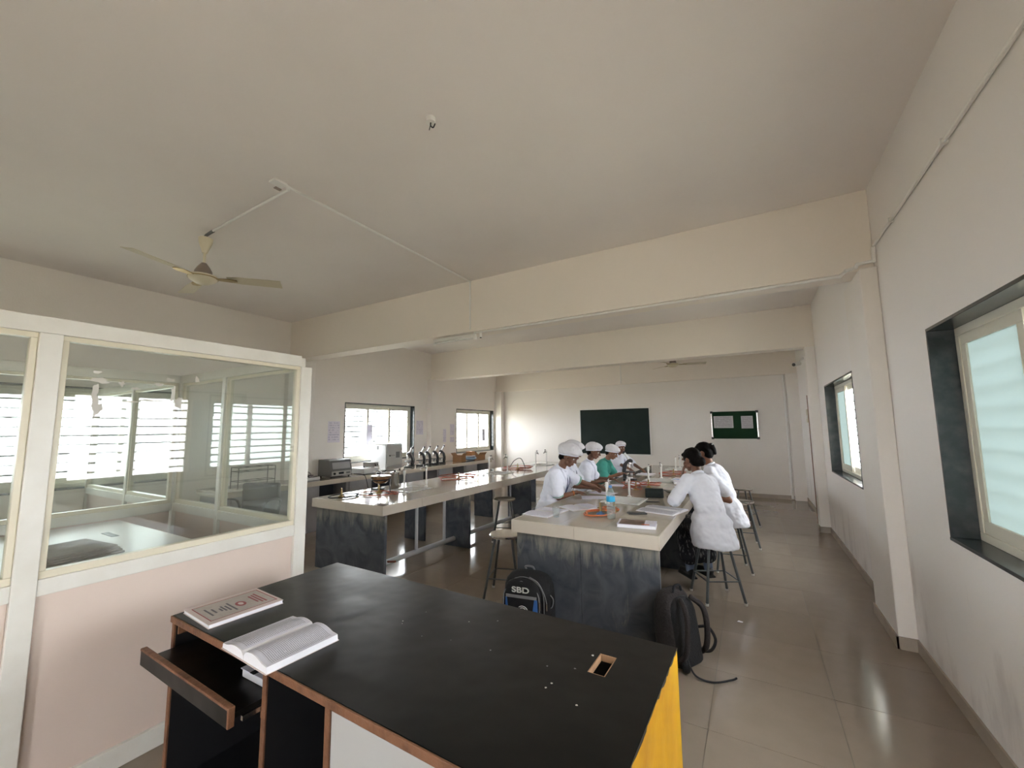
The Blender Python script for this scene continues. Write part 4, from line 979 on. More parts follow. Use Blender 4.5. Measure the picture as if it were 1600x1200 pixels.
# ------------------------------------------------------------------ burners with rubber tubing
def coil(cx, cy, rx, ry, turns, z0, z1, a0, wob=0.02, seed=1):
    rnd = random.Random(seed); pts = []; n = int(turns*14)
    for k in range(n+1):
        t = k/n; a = a0+2*PI*turns*t; w_ = 1+wob*math.sin(a*1.7+seed)+0.10*math.sin(turns*t*2+seed)
        pts.append((cx+rx*w_*math.cos(a), cy+ry*w_*math.sin(a), z0+(z1-z0)*abs(math.sin(t*PI*turns*0.7+seed))))
    return pts
def burner(x, y, rz, label, tube_mat, loop, base='brass', hb=0.105):
    b = thing('bunsen_burner', label, 'burner', (x, y, z), rz)
    MB().lathe([(0.040, 0), (0.040, 0.008), (0.018, 0.020), (0.012, 0.028)], 20).build('foot', base, b, smooth=40)
    MB().lathe([(0.010, 0.026), (0.010, 0.05), (0.014, 0.052), (0.014, 0.068), (0.009, 0.07), (0.009, hb)], 16).build('barrel', 'brass', b, smooth=40)
    MB().cyl((0.008, 0, 0.034), (0.045, 0, 0.034), 0.005, n=8).build('gas_inlet', 'brass', b, smooth=40)
    MB().cyl((-0.012, 0, 0.06), (-0.028, 0, 0.06), 0.006, n=8).build('air_screw', 'brass', b, smooth=40)
    pts = [(0.04, 0, 0.034), (0.07, 0.0, 0.03)]+loop
    MB().tube(spline(pts, 4), 0.0068, 8).build('rubber_tube', tube_mat, b, smooth=180)
    return b
burner(-1.27, 3.80, 0.4, 'brass burner with orange rubber tube left of the water bottle', 'rubber_orange', coil(-0.02, -0.05, 0.13, 0.12, 1.6, 0.008, 0.03, -0.2, seed=2), 'cap_blue')
burner(-1.20, 4.0, 2.4, 'second brass burner standing behind the orange tube', 'rubber_orange', coil(0.06, 0.0, 0.09, 0.07, 1.2, 0.008, 0.02, 0.6, seed=5))
burner(-1.24, 5.72, 1.0, 'burner with brown tubing behind the pencil case', 'rubber_red', coil(0.02, 0.0, 0.16, 0.10, 2.4, 0.008, 0.06, 0.2, seed=4))
burner(-1.34, 5.45, 2.0, 'burner with tangled brown tubing near the middle of the bench', 'rubber_red', coil(0.05, 0.04, 0.12, 0.12, 2.2, 0.008, 0.09, 0.2, seed=9))
burner(-1.18, 7.35, 0.6, 'burner with red tubing beyond the middle sink of the students\' bench', 'rubber_red', coil(0.0, 0.05, 0.20, 0.16, 2.2, 0.008, 0.05, 0.2, seed=6))
burner(-4.36, 3.36, -0.2, 'brass burner at the near end of the empty bench', 'rubber_black', coil(0.02, 0.02, 0.13, 0.16, 1.3, 0.008, 0.015, -0.3, seed=7))
burner(-4.19, 3.79, 0.4, 'burner with a wide red tube loop under the copper bath', 'rubber_red', coil(0.02, -0.10, 0.24, 0.17, 1.25, 0.008, 0.012, -0.3, seed=8), hb=0.10)
burner(-4.15, 5.40, 1.0, 'burner in a red tube coil in the middle of the empty bench', 'rubber_red', coil(0.0, 0.0, 0.30, 0.25, 2.5, 0.008, 0.055, 0.2, seed=3))
burner(-4.10, 7.25, 0.2, 'burner in a red tube coil at the far part of the empty bench', 'rubber_red', coil(0.0, 0.0, 0.28, 0.26, 2.3, 0.008, 0.05, 0.2, seed=12))
tag(MB().tube(spline([(-4.32, 7.3, z+0.01), (-4.2, 7.3, z+0.16), (-4.05, 7.3, z+0.20), (-3.95, 7.3, z+0.01)]), 0.008).build('spare_hose', 'rubber_black', None, smooth=180), 'black hose arching over the far red tube coil', 'hose')

# ------------------------------------------------------------------ copper water bath on the empty bench
wb = thing('water_bath', 'copper water bath bowl on an iron tripod', 'water bath', (-4.17, 3.80, z), 0.3)
MB().lathe([(0.015, 0.118), (0.06, 0.125), (0.10, 0.15), (0.12, 0.19), (0.124, 0.215), (0.118, 0.215), (0.10, 0.17), (0.05, 0.135)], 28).build('bowl', 'copper', wb, smooth=60)
MB().tube([(0.112*math.cos(2*PI*k/28), 0.112*math.sin(2*PI*k/28), 0.168) for k in range(28)], 0.006, 6, True).build('support_ring', 'cast_iron', wb, smooth=180)
for k in range(3):
    a = k*2*PI/3; c, s = math.cos(a), math.sin(a)
    l = MB().cyl((0.112*c, 0.112*s, 0.168), (0.135*c, 0.135*s, 0.006), 0.006, n=8).build('leg', 'cast_iron', wb, smooth=40)
    MB().lathe([(0.028, 0), (0.028, 0.006), (0.012, 0.016)], 12, Matrix.Translation((0.135*c, 0.135*s, 0))).build('foot', 'cast_iron', l, smooth=40)
for k, r in enumerate((0.118, 0.092, 0.066, 0.04)):
    MB().lathe([(r, 0.216+0.003*k), (r, 0.219+0.003*k)], 26).build('cover_ring', 'steel', wb, smooth=40)
ton = thing('steel_tongs', 'steel tongs and clamps heaped on the copper water bath', 'tongs', (-4.17, 3.80, z+0.2282), 0.2)
random.seed(5)
for k in range(5):
    a = random.uniform(0, PI); c, s = math.cos(a), math.sin(a); h = 0.006+0.011*k
    MB().tube([(-0.10*c, -0.10*s, h), (0.02*c, 0.02*s, h+0.012), (0.10*c, 0.10*s, h)], 0.005, 6).build('arm', 'steel', ton, smooth=180)
    MB().tube([((0.10+0.018*math.cos(b))*c-0.018*math.sin(b)*s, (0.10+0.018*math.cos(b))*s+0.018*math.sin(b)*c, h) for b in [2*PI*i/10 for i in range(10)]], 0.004, 6, True).build('finger_loop', 'steel', ton, smooth=180)
rs = thing('retort_stand', 'steel rod of a retort stand behind the copper water bath', 'stand', (-4.46, 4.02, z))
MB().box(-0.07, -0.05, 0, 0.07, 0.05, 0.014).build('base_plate', 'cast_iron', rs, 0.003); MB().cyl((0, 0, 0.014), (0, 0, 0.33), 0.006).build('rod', 'chrome', rs, smooth=40)
MB().box(-0.015, -0.02, 0.20, 0.03, 0.02, 0.225).build('clamp', 'cast_iron', rs, 0.003)
pt = thing('steel_canister', 'tall brownish steel canister behind the copper water bath', 'canister', (-4.34, 4.20, z))
MB().lathe([(0.058, 0), (0.06, 0.004), (0.06, 0.20), (0.063, 0.205)], 24).build('body', 'steel', pt, smooth=40); MB().lathe([(0.064, 0.205), (0.064, 0.215), (0.02, 0.228)], 24).build('lid', 'steel', pt, smooth=40)
MB().lathe([(0.012, 0.226), (0.014, 0.245)], 12).build('knob', 'cast_iron', pt, smooth=40)

# ------------------------------------------------------------------ instruments on the counter
zc_ = CZ+0.0012
ba = thing('digital_balance', 'white digital balance with black pan at the cabin end of the counter', 'balance', (-6.42, 4.30, zc_))
MB().box(-0.13, -0.12, 0, 0.14, 0.12, 0.05).build('housing', 'cabinet_white', ba, 0.012)
MB().lathe([(0.02, 0.05), (0.02, 0.065), (0.085, 0.068), (0.085, 0.075)], 24, Matrix.Translation((-0.02, 0, 0))).build('pan', 'instrument_black', ba, smooth=40)
MB().box(0.085, -0.07, 0.050, 0.135, 0.07, 0.056).build('keypad', 'instrument_black', ba, 0.002)
MB().tube(spline([(-0.06, -0.03, 0.076), (-0.05, -0.02, 0.12), (-0.02, 0.0, 0.13), (0.01, 0.02, 0.11), (0.015, 0.03, 0.076)]), 0.004).build('handle_loop', 'instrument_black', ba, smooth=180)
ov = thing('centrifuge', 'grey bench centrifuge box with sloping front on the counter', 'centrifuge', (-6.47, 4.86, zc_))
MB().prism([(-0.20, 0), (0.14, 0), (0.15, 0.10), (0.11, 0.27), (0.08, 0.285), (-0.20, 0.285)], -0.22, 0.22, Matrix(((1, 0, 0, 0), (0, 0, 1, 0), (0, 1, 0, 0.015), (0, 0, 0, 1)))).build('housing', 'instrument_grey', ov, 0.008)
fp = MB().box(0.150, -0.20, 0.025, 0.156, 0.20, 0.105).build('control_panel', 'instrument_light', ov, 0.003)
MB().cyl((0.156, -0.15, 0.065), (0.172, -0.15, 0.065), 0.02, n=14).build('dial', 'instrument_black', fp, smooth=40)
MB().box(0.156, -0.06, 0.05, 0.159, 0.04, 0.085).build('display', 'display', fp); MB().box(0.156, 0.09, 0.05, 0.160, 0.17, 0.08).build('button_bar', 'instrument_grey', fp, 0.002)
M = Matrix.Translation((0.135, 0, 0.20)) @ Matrix.Rotation(math.radians(-14), 4, 'Y')
MB().box(-0.004, -0.18, -0.06, 0.006, 0.18, 0.055, M).build('lid_panel', 'plaster_grey', ov, 0.004)
for x in (-0.17, 0.11):
    for y in (-0.18, 0.18): MB().lathe([(0.015, 0), (0.015, 0.016)], 10, Matrix.Translation((x, y, 0))).build('foot', 'rubber_black', ov)
tag(MB().tube(spline([(-6.30, 5.10, zc_+0.03), (-6.15, 5.16, zc_+0.02), (-6.09, 5.2, zc_-0.05), (-6.08, 5.28, 0.4), (-6.10, 5.30, 0.15)]), 0.006).build('power_cable', 'rubber_black', None, smooth=180), 'black power cable hanging over the counter edge', 'cable')
wt = thing('water_bath_tank', 'low white rectangular tank with a small control box on it', 'instrument', (-6.40, 5.42, zc_))
MB().box(-0.20, -0.18, 0.01, 0.20, 0.20, 0.105).build('tank', 'cabinet_white', wt, 0.008)
MB().box(-0.16, -0.14, 0.105, 0.16, 0.10, 0.118).build('lid', 'steel', wt, 0.004)
MB().lathe([(0.014, 0.118), (0.018, 0.14)], 12, Matrix.Translation((0.05, -0.05, 0))).build('lid_knob', 'instrument_black', wt, smooth=40)
cbx = MB().box(-0.16, 0.10, 0.1185, 0.16, 0.20, 0.20).build('control_box', 'instrument_light', wt, 0.004)
for y, x in ((0.0, -0.06), (0.0, 0.05)): MB().cyl((0.16, 0.125+0.0*x, 0.15), (0.172, 0.125, 0.15), 0.014, n=12).build('dial', 'instrument_black', cbx, smooth=40) if x < 0 else MB().cyl((0.16, 0.175, 0.16), (0.172, 0.175, 0.16), 0.012, n=12).build('dial', 'instrument_black', cbx, smooth=40)
for x in (-0.17, 0.17):
    for y in (-0.15, 0.17): MB().lathe([(0.014, 0), (0.014, 0.012)], 10, Matrix.Translation((x, y, 0))).build('foot', 'rubber_black', wt)
ic = thing('incubator', 'white box incubator with shade coloured into its door in front of the left window', 'incubator', (-6.52, 6.09, zc_))
MB().box(-0.22, -0.22, 0.02, 0.20, 0.22, 0.52).build('cabinet', 'cabinet_white', ic, 0.008)
MB().box(-0.23, -0.23, 0.52, 0.225, 0.23, 0.535).build('top_plate', 'instrument_light', ic, 0.004)
idr = MB().box(0.201, -0.205, 0.09, 0.222, 0.205, 0.505).build('door', 'instrument_light', ic, 0.005)  # shade of the front face put into this grey
MB().cyl((0.222, -0.14, 0.30), (0.245, -0.14, 0.30), 0.014, n=12).build('door_knob', 'instrument_black', idr, smooth=40)
MB().cyl((0.245, -0.15, 0.30), (0.245, -0.02, 0.305), 0.006, n=8).build('handle', 'chrome', idr, smooth=40)
MB().box(0.2221, 0.03, 0.25, 0.226, 0.13, 0.37).build('control_label', 'instrument_grey', idr)
MB().box(0.201, -0.205, 0.025, 0.214, 0.205, 0.085).build('base_panel', 'instrument_light', ic, 0.003)
MB().box(-0.05, -0.2215, 0.42, -0.005, -0.2195, 0.49).build('name_plate', 'instrument_grey', ic)
for x in (-0.19, 0.17):
    for y in (-0.19, 0.19): MB().lathe([(0.018, 0), (0.018, 0.022)], 10, Matrix.Translation((x, y, 0))).build('foot', 'rubber_black', ic)

def make_microscope():
    t = thing('microscope', 'x', 'microscope', (0, 0, 0), 0, 'black microscopes lined up on the counter')
    MB().prism([(-0.08, -0.075), (0.09, -0.085), (0.11, 0), (0.09, 0.085), (-0.08, 0.075), (-0.10, 0)], 0, 0.035).build('base', 'instrument_black', t, 0.008)
    MB().prism([(-0.085, 0.03), (-0.035, 0.03), (-0.045, 0.15), (-0.02, 0.24), (0.02, 0.29), (-0.015, 0.31), (-0.075, 0.25), (-0.10, 0.15)], -0.022, 0.022, Matrix(((1, 0, 0, 0), (0, 0, 1, 0), (0, 1, 0, 0), (0, 0, 0, 1)))).build('arm', 'instrument_black', t, 0.006)
    MB().box(-0.05, -0.065, 0.125, 0.095, 0.065, 0.137).build('stage', 'instrument_black', t, 0.002)
    MB().lathe([(0.028, 0.075), (0.028, 0.118)], 14, Matrix.Translation((0.03, 0, 0))).build('condenser', 'steel', t, smooth=40)
    MB().lathe([(0.026, 0.035), (0.022, 0.055)], 14, Matrix.Translation((0.03, 0, 0))).build('lamp', 'sink_white', t, smooth=40)
    d = Vector((-0.45, 0, 0.9)).normalized()
    p = Vector((0.03, 0, 0.25))
    MB().cyl(p, p+d*0.03, 0.034, n=16).build('nosepiece', 'chrome', t, smooth=40)
    for s in (-0.02, 0.02): MB().cyl((0.03+s*0.4, s, 0.245), (0.03+s*0.8, s*1.3, 0.19), 0.010, 0.007, n=12).build('objective', 'chrome', t, smooth=40)
    hd = MB().ell((0.02, 0, 0.29), (0.045, 0.04, 0.035)).build('head', 'instrument_black', t, smooth=180)
    tb_ = MB().cyl((0.01, 0, 0.30), (-0.055, 0, 0.41), 0.016, n=14).build('eyepiece_tube', 'cabinet_white', t, smooth=40)
    MB().cyl((-0.055, 0, 0.41), (-0.070, 0, 0.435), 0.018, n=14).build('eyepiece', 'instrument_black', tb_, smooth=40)
    for s in (-1, 1): MB().cyl((-0.065, s*0.02, 0.10), (-0.065, s*0.05, 0.10), 0.022, n=14).build('focus_knob', 'instrument_black', t, smooth=40)
    return t
mic0 = make_microscope()
for k, (x, y, rz, lab) in enumerate(((-6.42, 6.62, 0.5, 'microscope beside the incubator, first of the row on the counter'), (-6.60, 6.84, 0.4, 'second microscope from the incubator on the counter'),
        (-6.42, 7.00, 0.4, 'third microscope from the incubator on the counter'), (-6.46, 7.24, 0.3, 'fourth microscope from the incubator on the counter'),
        (-6.44, 7.48, 0.3, 'fifth microscope from the incubator on the counter'), (-6.46, 7.74, 0.3, 'last microscope of the counter row, nearest the boxes'))):
    s = mic0 if k == 0 else copy_tree(mic0); s.location = (x, y, zc_); s.rotation_euler = (0, 0, rz+PI); s['label'] = lab
s = copy_tree(mic0); s.location = (-1.66, 6.36, z); s.rotation_euler = (0, 0, 0.1); s['label'] = 'microscope on the students\' bench used by the student in teal'; del s['group']
# boxes by the far window
def carton(label, x, y, zz, wd, dp, h, rz, mt='cardboard', flaps=True):
    c = thing('cardboard_box', label, 'box', (x, y, zz), rz)
    t = 0.004; m = MB()
    m.box(-wd/2, -dp/2, 0, wd/2, dp/2, t); m.box(-wd/2, -dp/2, t, -wd/2+t, dp/2, h); m.box(wd/2-t, -dp/2, t, wd/2, dp/2, h); m.box(-wd/2+t, -dp/2, t, wd/2-t, -dp/2+t, h); m.box(-wd/2+t, dp/2-t, t, wd/2-t, dp/2, h)
    m.build('body', mt, c)
    if flaps:
        for s in (-1, 1):
            M = Matrix.Translation((s*wd/2, 0, h)) @ Matrix.Rotation(s*math.radians(40), 4, 'Y')
            MB().box(-t/2, -dp/2, 0, t/2, dp/2, wd*0.35, M).build('flap', mt, c)
    else: MB().box(-wd/2, -dp/2, h, wd/2, dp/2, h+t).build('lid', mt, c)
    return c
carton('open brown carton at the left of the window sill pile', -6.45, 8.42, zc_, 0.24, 0.26, 0.15, 0.2)
carton('low brown carton at the right of the window sill pile', -6.42, 9.20, zc_, 0.26, 0.28, 0.12, -0.1)
bg = thing('blue_plastic_bag', 'blue wrapped bundle between the two brown cartons', 'bag', (-6.40, 8.80, zc_))
MB().ell((0, 0, 0.06), (0.16, 0.20, 0.06), nu=24, nv=14).build('bundle', 'plastic_blue', bg, smooth=180); MB().box(-0.10, -0.12, 0.105, 0.10, 0.12, 0.13).build('white_pack', 'paper', bg, 0.01)
carton('small orange box on top of the blue bundle', -6.40, 8.82, zc_+0.1305, 0.16, 0.20, 0.10, 0.2, 'cardboard_orange', False)
# wire rack and drum behind the cabin glass
wr = thing('wire_rack', 'black wire test tube rack on the counter behind the cabin glass', 'rack', (-6.42, 3.42, zc_))
for x in (-0.10, 0.10):
    for y in (-0.26, 0.26): MB().cyl((x, y, 0), (x, y, 0.30), 0.006, n=6).build('upright', 'cast_iron', wr)
for zz in (0.10, 0.24, 0.297):
    for x in (-0.10, 0.10): MB().cyl((x, -0.26, zz), (x, 0.26, zz), 0.005, n=6).build('rail', 'cast_iron', wr)
    for y in (-0.26, -0.1, 0.08, 0.26): MB().cyl((-0.10, y, zz), (0.10, y, zz), 0.004, n=6).build('cross_wire', 'cast_iron', wr)
ac = thing('armchair', 'dark office armchair in front of the counter behind the cabin glass', 'chair', (-5.60, 2.95, 0), 0.5)
MB().box(-0.24, -0.23, 0.42, 0.24, 0.23, 0.50).build('seat', 'bag_black', ac, 0.03); MB().box(-0.25, 0.20, 0.52, 0.25, 0.27, 0.92).build('backrest', 'bag_black', ac, 0.03)
for s in (-1, 1):
    MB().tube(spline([(s*0.24, 0.2, 0.48), (s*0.29, 0.18, 0.70), (s*0.29, -0.12, 0.72), (s*0.26, -0.18, 0.48)]), 0.014).build('armrest', 'instrument_black', ac, smooth=180)
MB().cyl((0, 0, 0.10), (0, 0, 0.42), 0.025).build('pillar', 'steel', ac, smooth=40)
for k in range(5):
    a = 2*PI*k/5; l = MB().cyl((0, 0, 0.11), (0.27*math.cos(a), 0.27*math.sin(a), 0.07), 0.018, 0.012).build('leg', 'instrument_black', ac, smooth=40)
    MB().ell((0.27*math.cos(a), 0.27*math.sin(a), 0.03), 0.03, nu=12, nv=8).build('castor', 'rubber_black', l, smooth=180)

# ------------------------------------------------------------------ school bags
def inflate(nm, mt, par, w_, d_, h_, n=4.0, top=0.75, loc=(0, 0, 0), M=None, taper=0.0):
    """soft box: superellipse plan whose outline shrinks to a rounded top"""
    prof = [(0.86, 0.0), (0.97, 0.02), (1.0, 0.06), (1.0, 0.35), (0.99, 0.55), (0.96, top), (0.88, 0.86), (0.74, 0.93), (0.5, 0.98), (0.2, 1.0)]
    N_ = 28; vs = []; fs = []
    for sc, t in prof:
        for k in range(N_):
            a = 2*PI*k/N_; c, s = math.cos(a), math.sin(a)
            x = math.copysign(abs(c)**(2/n), c)*w_/2*sc; y = math.copysign(abs(s)**(2/n), s)*d_/2*(sc*0.5+0.5*min(1, 1.15-t*taper))*(sc if t > 0.85 else 1)
            vs.append(Vector((x, y, t*h_))+Vector(loc))
    if M is not None: vs = [M @ v for v in vs]
    m = len(prof)
    for i in range(m-1):
        for k in range(N_):
            a, b = i*N_+k, i*N_+(k+1) % N_; fs.append((a, b, b+N_, a+N_))
    fs.append(tuple(range(N_-1, -1, -1))); fs.append(tuple(range((m-1)*N_, m*N_)))
    return MB().add(vs, fs).build(nm, mt, par, smooth=60)
b1 = thing('school_backpack', 'black and blue school backpack leaning on the slate bench end', 'backpack', (-1.665, 3.115, 0.0), math.radians(10))
inflate('main_body', 'bag_black', b1, 0.41, 0.19, 0.445)
pk = inflate('front_pocket', 'bag_black', b1, 0.31, 0.09, 0.40, loc=(-0.03, -0.09, 0.0))
def arc(w_, h_, z0, y, x0=0): return [(x0-w_/2, y, 0.03)]+[(x0-w_/2*math.cos(PI*k/14), y+0.02*math.sin(PI*k/14), z0+(h_-z0)*math.sin(PI*k/14)) for k in range(15)]+[(x0+w_/2, y, 0.03)]
MB().tube(arc(0.30, 0.385, 0.25, -0.128, -0.03), 0.0035, 6).build('piping', 'bag_grey', pk, smooth=180)
MB().tube(arc(0.34, 0.41, 0.25, -0.098, -0.02), 0.0035, 6).build('piping', 'bag_grey', b1, smooth=180)
MB().tube(spline([(0.03, -0.085, 0.415), (0.10, -0.088, 0.38), (0.15, -0.09, 0.30), (0.17, -0.09, 0.23)]), 0.004, 6).build('zip', 'bag_grey', b1, smooth=180)
MB().box(0.165, -0.098, 0.18, 0.177, -0.090, 0.23).build('zip_pull', 'steel', b1, 0.002)
MB().box(0.118, -0.132, 0.19, 0.130, -0.124, 0.25).build('zip_pull', 'steel', b1, 0.002)
MB().box(-0.155, -0.139, 0.265, 0.10, -0.131, 0.287).build('grey_band', 'bag_grey', pk, 0.002)
MB().prism([(-0.158, 0.06), (-0.125, 0.06), (-0.148, 0.264), (-0.158, 0.264)], -0.004, 0.004, Matrix(((1, 0, 0, 0), (0, 0, -1, -0.1345), (0, 1, 0, 0), (0, 0, 0, 1)))).build('blue_wedge', 'bag_blue', pk)
MB().prism([(0.048, 0.06), (0.112, 0.06), (0.105, 0.264), (0.082, 0.264)], -0.004, 0.004, Matrix(((1, 0, 0, 0), (0, 0, -1, -0.1345), (0, 1, 0, 0), (0, 0, 0, 1)))).build('blue_wedge', 'bag_blue', pk)
text('lettering', 'SBD', 0.062, 'lettering_white', pk, Matrix.Translation((-0.03, -0.1395, 0.327)) @ Matrix.Rotation(PI/2+0.12, 4, 'X') @ Matrix.Scale(1.35, 4, (1, 0, 0)), 0.002)
for r, a0, a1 in ((0.045, -0.6, 2.3), (0.032, -0.6, 2.3), (0.016, 0.4, 5.2)):
    MB().tube([(-0.015+r*math.cos(a0+(a1-a0)*k/12)+(0 if r > 0.02 else -0.03), -0.139, 0.165+r*math.sin(a0+(a1-a0)*k/12)) for k in range(13)], 0.003, 6).build('emblem', 'lettering_white', pk, smooth=180)
MB().tube(spline([(-0.03, 0.03, 0.43), (-0.03, 0.0, 0.468), (0.03, 0.0, 0.47), (0.04, 0.03, 0.43)]), 0.008).build('carry_loop', 'bag_grey', b1, smooth=180)
MB().tube(spline([(0.17, -0.05, 0.30), (0.215, -0.06, 0.26), (0.205, -0.06, 0.20), (0.175, -0.06, 0.19)]), 0.004).build('side_cord', 'bag_grey', b1, smooth=180)
b2 = thing('rucksack', 'plain dark brown rucksack slumped against the bench side in the aisle', 'backpack', (-0.535, 3.19, 0.0), math.radians(62))
M = Matrix.Rotation(math.radians(-7), 4, 'X')
inflate('main_body', 'bag_brown', b2, 0.28, 0.20, 0.47, M=M, taper=0.5, top=0.68)
inflate('back_panel', 'bag_black', b2, 0.24, 0.10, 0.42, loc=(0, -0.07, 0.0), M=M, taper=0.4)
for s in (-1, 1):
    MB().tube(spline([(s*0.05, -0.06, 0.43), (s*0.09, -0.135, 0.37), (s*0.105, -0.150, 0.24), (s*0.112, -0.13, 0.11), (s*0.115, -0.07, 0.05)]), [0.012]+[0.019]*31+[0.012], 8).build('shoulder_strap', 'bag_brown', b2, smooth=180)
MB().tube(spline([(-0.04, 0.0, 0.45), (-0.02, 0.0, 0.49), (0.03, 0.0, 0.488), (0.05, 0.0, 0.45)]), 0.009).build('carry_loop', 'bag_black', b2, smooth=180)
MB().tube(spline([(0.12, -0.06, 0.21), (0.16, -0.12, 0.22), (0.175, -0.16, 0.15), (0.15, -0.14, 0.08), (0.12, -0.08, 0.06)]), 0.010).build('side_strap', 'bag_black', b2, smooth=180)
MB().tube(spline([(-0.10, -0.13, 0.10), (-0.12, -0.20, 0.03), (-0.06, -0.28, 0.008), (0.06, -0.33, 0.008), (0.10, -0.34, 0.012)]), 0.006).build('strap_tail', 'bag_black', b2, smooth=180)
MB().ell((-0.11, -0.13, 0.045), (0.025, 0.03, 0.04)).build('buckle', 'bag_black', b2, smooth=180)
tag(MB().prism([(-0.02, -0.008), (0.015, -0.012), (0.022, 0.004), (-0.01, 0.012)], 0, 0.004).build('paper_scrap', 'paper'), 'tiny white paper scrap on the floor near the aisle stool', 'scrap').location = (-0.19, 4.02, 0.0005)
# ------------------------------------------------------------------ people
FOLD = bpy.data.textures.new('cloth_folds', 'CLOUDS'); FOLD.noise_scale = 0.13; FOLD.noise_depth = 2
LUMP = bpy.data.textures.new('hair_lumps', 'CLOUDS'); LUMP.noise_scale = 0.035
def fused(mb, name, material, parent, voxel, smooth=4, disp=0.0, tex=None, lap=True):
    """fuse overlapping closed pieces into one continuous skin"""
    me = bpy.data.meshes.new(name); me.from_pydata(mb.v, [], mb.f); me.update()
    tmp = bpy.data.objects.new('tmp', me); COL.objects.link(tmp)
    r = tmp.modifiers.new('r', 'REMESH'); r.mode = 'VOXEL'; r.voxel_size = voxel; r.use_smooth_shade = True
    s = tmp.modifiers.new('s', 'SMOOTH'); s.factor = 0.5; s.iterations = smooth
    if disp:
        d = tmp.modifiers.new('d', 'DISPLACE'); d.strength = disp; d.mid_level = 0.5; d.texture = tex or FOLD; d.texture_coords = 'LOCAL'
        s2 = tmp.modifiers.new('s2', 'SMOOTH'); s2.factor = 0.5; s2.iterations = 2
    dg = bpy.context.evaluated_depsgraph_get(); dg.update()
    out = bpy.data.meshes.new_from_object(tmp.evaluated_get(dg)); out.name = name
    bpy.data.objects.remove(tmp); bpy.data.meshes.remove(me)
    out.shade_smooth(); out.materials.clear(); out.materials.append(MATS[material])
    o = bpy.data.objects.new(name, out); COL.objects.link(o); o.parent = parent
    return o

def frame(fwd, up):
    up = up.normalized(); r = fwd.cross(up).normalized(); f = up.cross(r).normalized()
    return Matrix((r, f, up)).transposed()
def ik(S, W, l1, l2, pole):
    d = W-S; L = min(d.length, (l1+l2)*0.995); d = d.normalized()
    a = (l1*l1-l2*l2+L*L)/(2*L); h = math.sqrt(max(0, l1*l1-a*a))
    p = pole-d*pole.dot(d); p.normalize()
    return S+d*a+p*h, S+d*L

def add_hand(mb, W, d, n, sgn, curl=(0.5, 0.7), s=1.0, spread=1.0):
    """W wrist, d pointing direction, n palm normal (out of the palm), sgn: thumb side along d x n"""
    d = d.normalized(); n = (n-d*n.dot(d)).normalized(); sd = d.cross(n).normalized()*sgn
    M3 = Matrix((sd, d, n)).transposed()
    mb.ell(W+d*0.045*s, (0.038*s, 0.052*s, 0.016*s), M3)
    mb.cap(W-d*0.03, W+d*0.02*s, 0.024*s, 0.026*s)
    for k, (off, L) in enumerate(((0.029, 0.066), (0.010, 0.076), (-0.010, 0.070), (-0.029, 0.054))):
        r0 = W+d*(0.085-0.004*abs(k-1))*s+sd*off*s
        fan_ = sd*(off*1.6*spread)
        c = curl[0]; d1 = (d*math.cos(c)+n*math.sin(c)+fan_).normalized()
        c2 = curl[0]+curl[1]; d2 = (d*math.cos(c2)+n*math.sin(c2)+fan_*0.6).normalized()
        p1 = r0+d1*L*0.55*s; p2 = p1+d2*L*0.5*s
        mb.cap(r0-d*0.02*s, r0, 0.0095*s, 0.009*s, 8); mb.cap(r0, p1, 0.009*s, 0.008*s, 8); mb.cap(p1, p2, 0.008*s, 0.0065*s, 8)
    t0 = W+d*0.025*s+sd*0.022*s; t1 = t0+(d*0.55+sd*0.75+n*0.35).normalized()*0.040*s; t2 = t1+(d*0.9+sd*0.25+n*0.4).normalized()*0.030*s
    mb.cap(t0, t1, 0.013*s, 0.010*s, 8); mb.cap(t1, t2, 0.010*s, 0.008*s, 8)

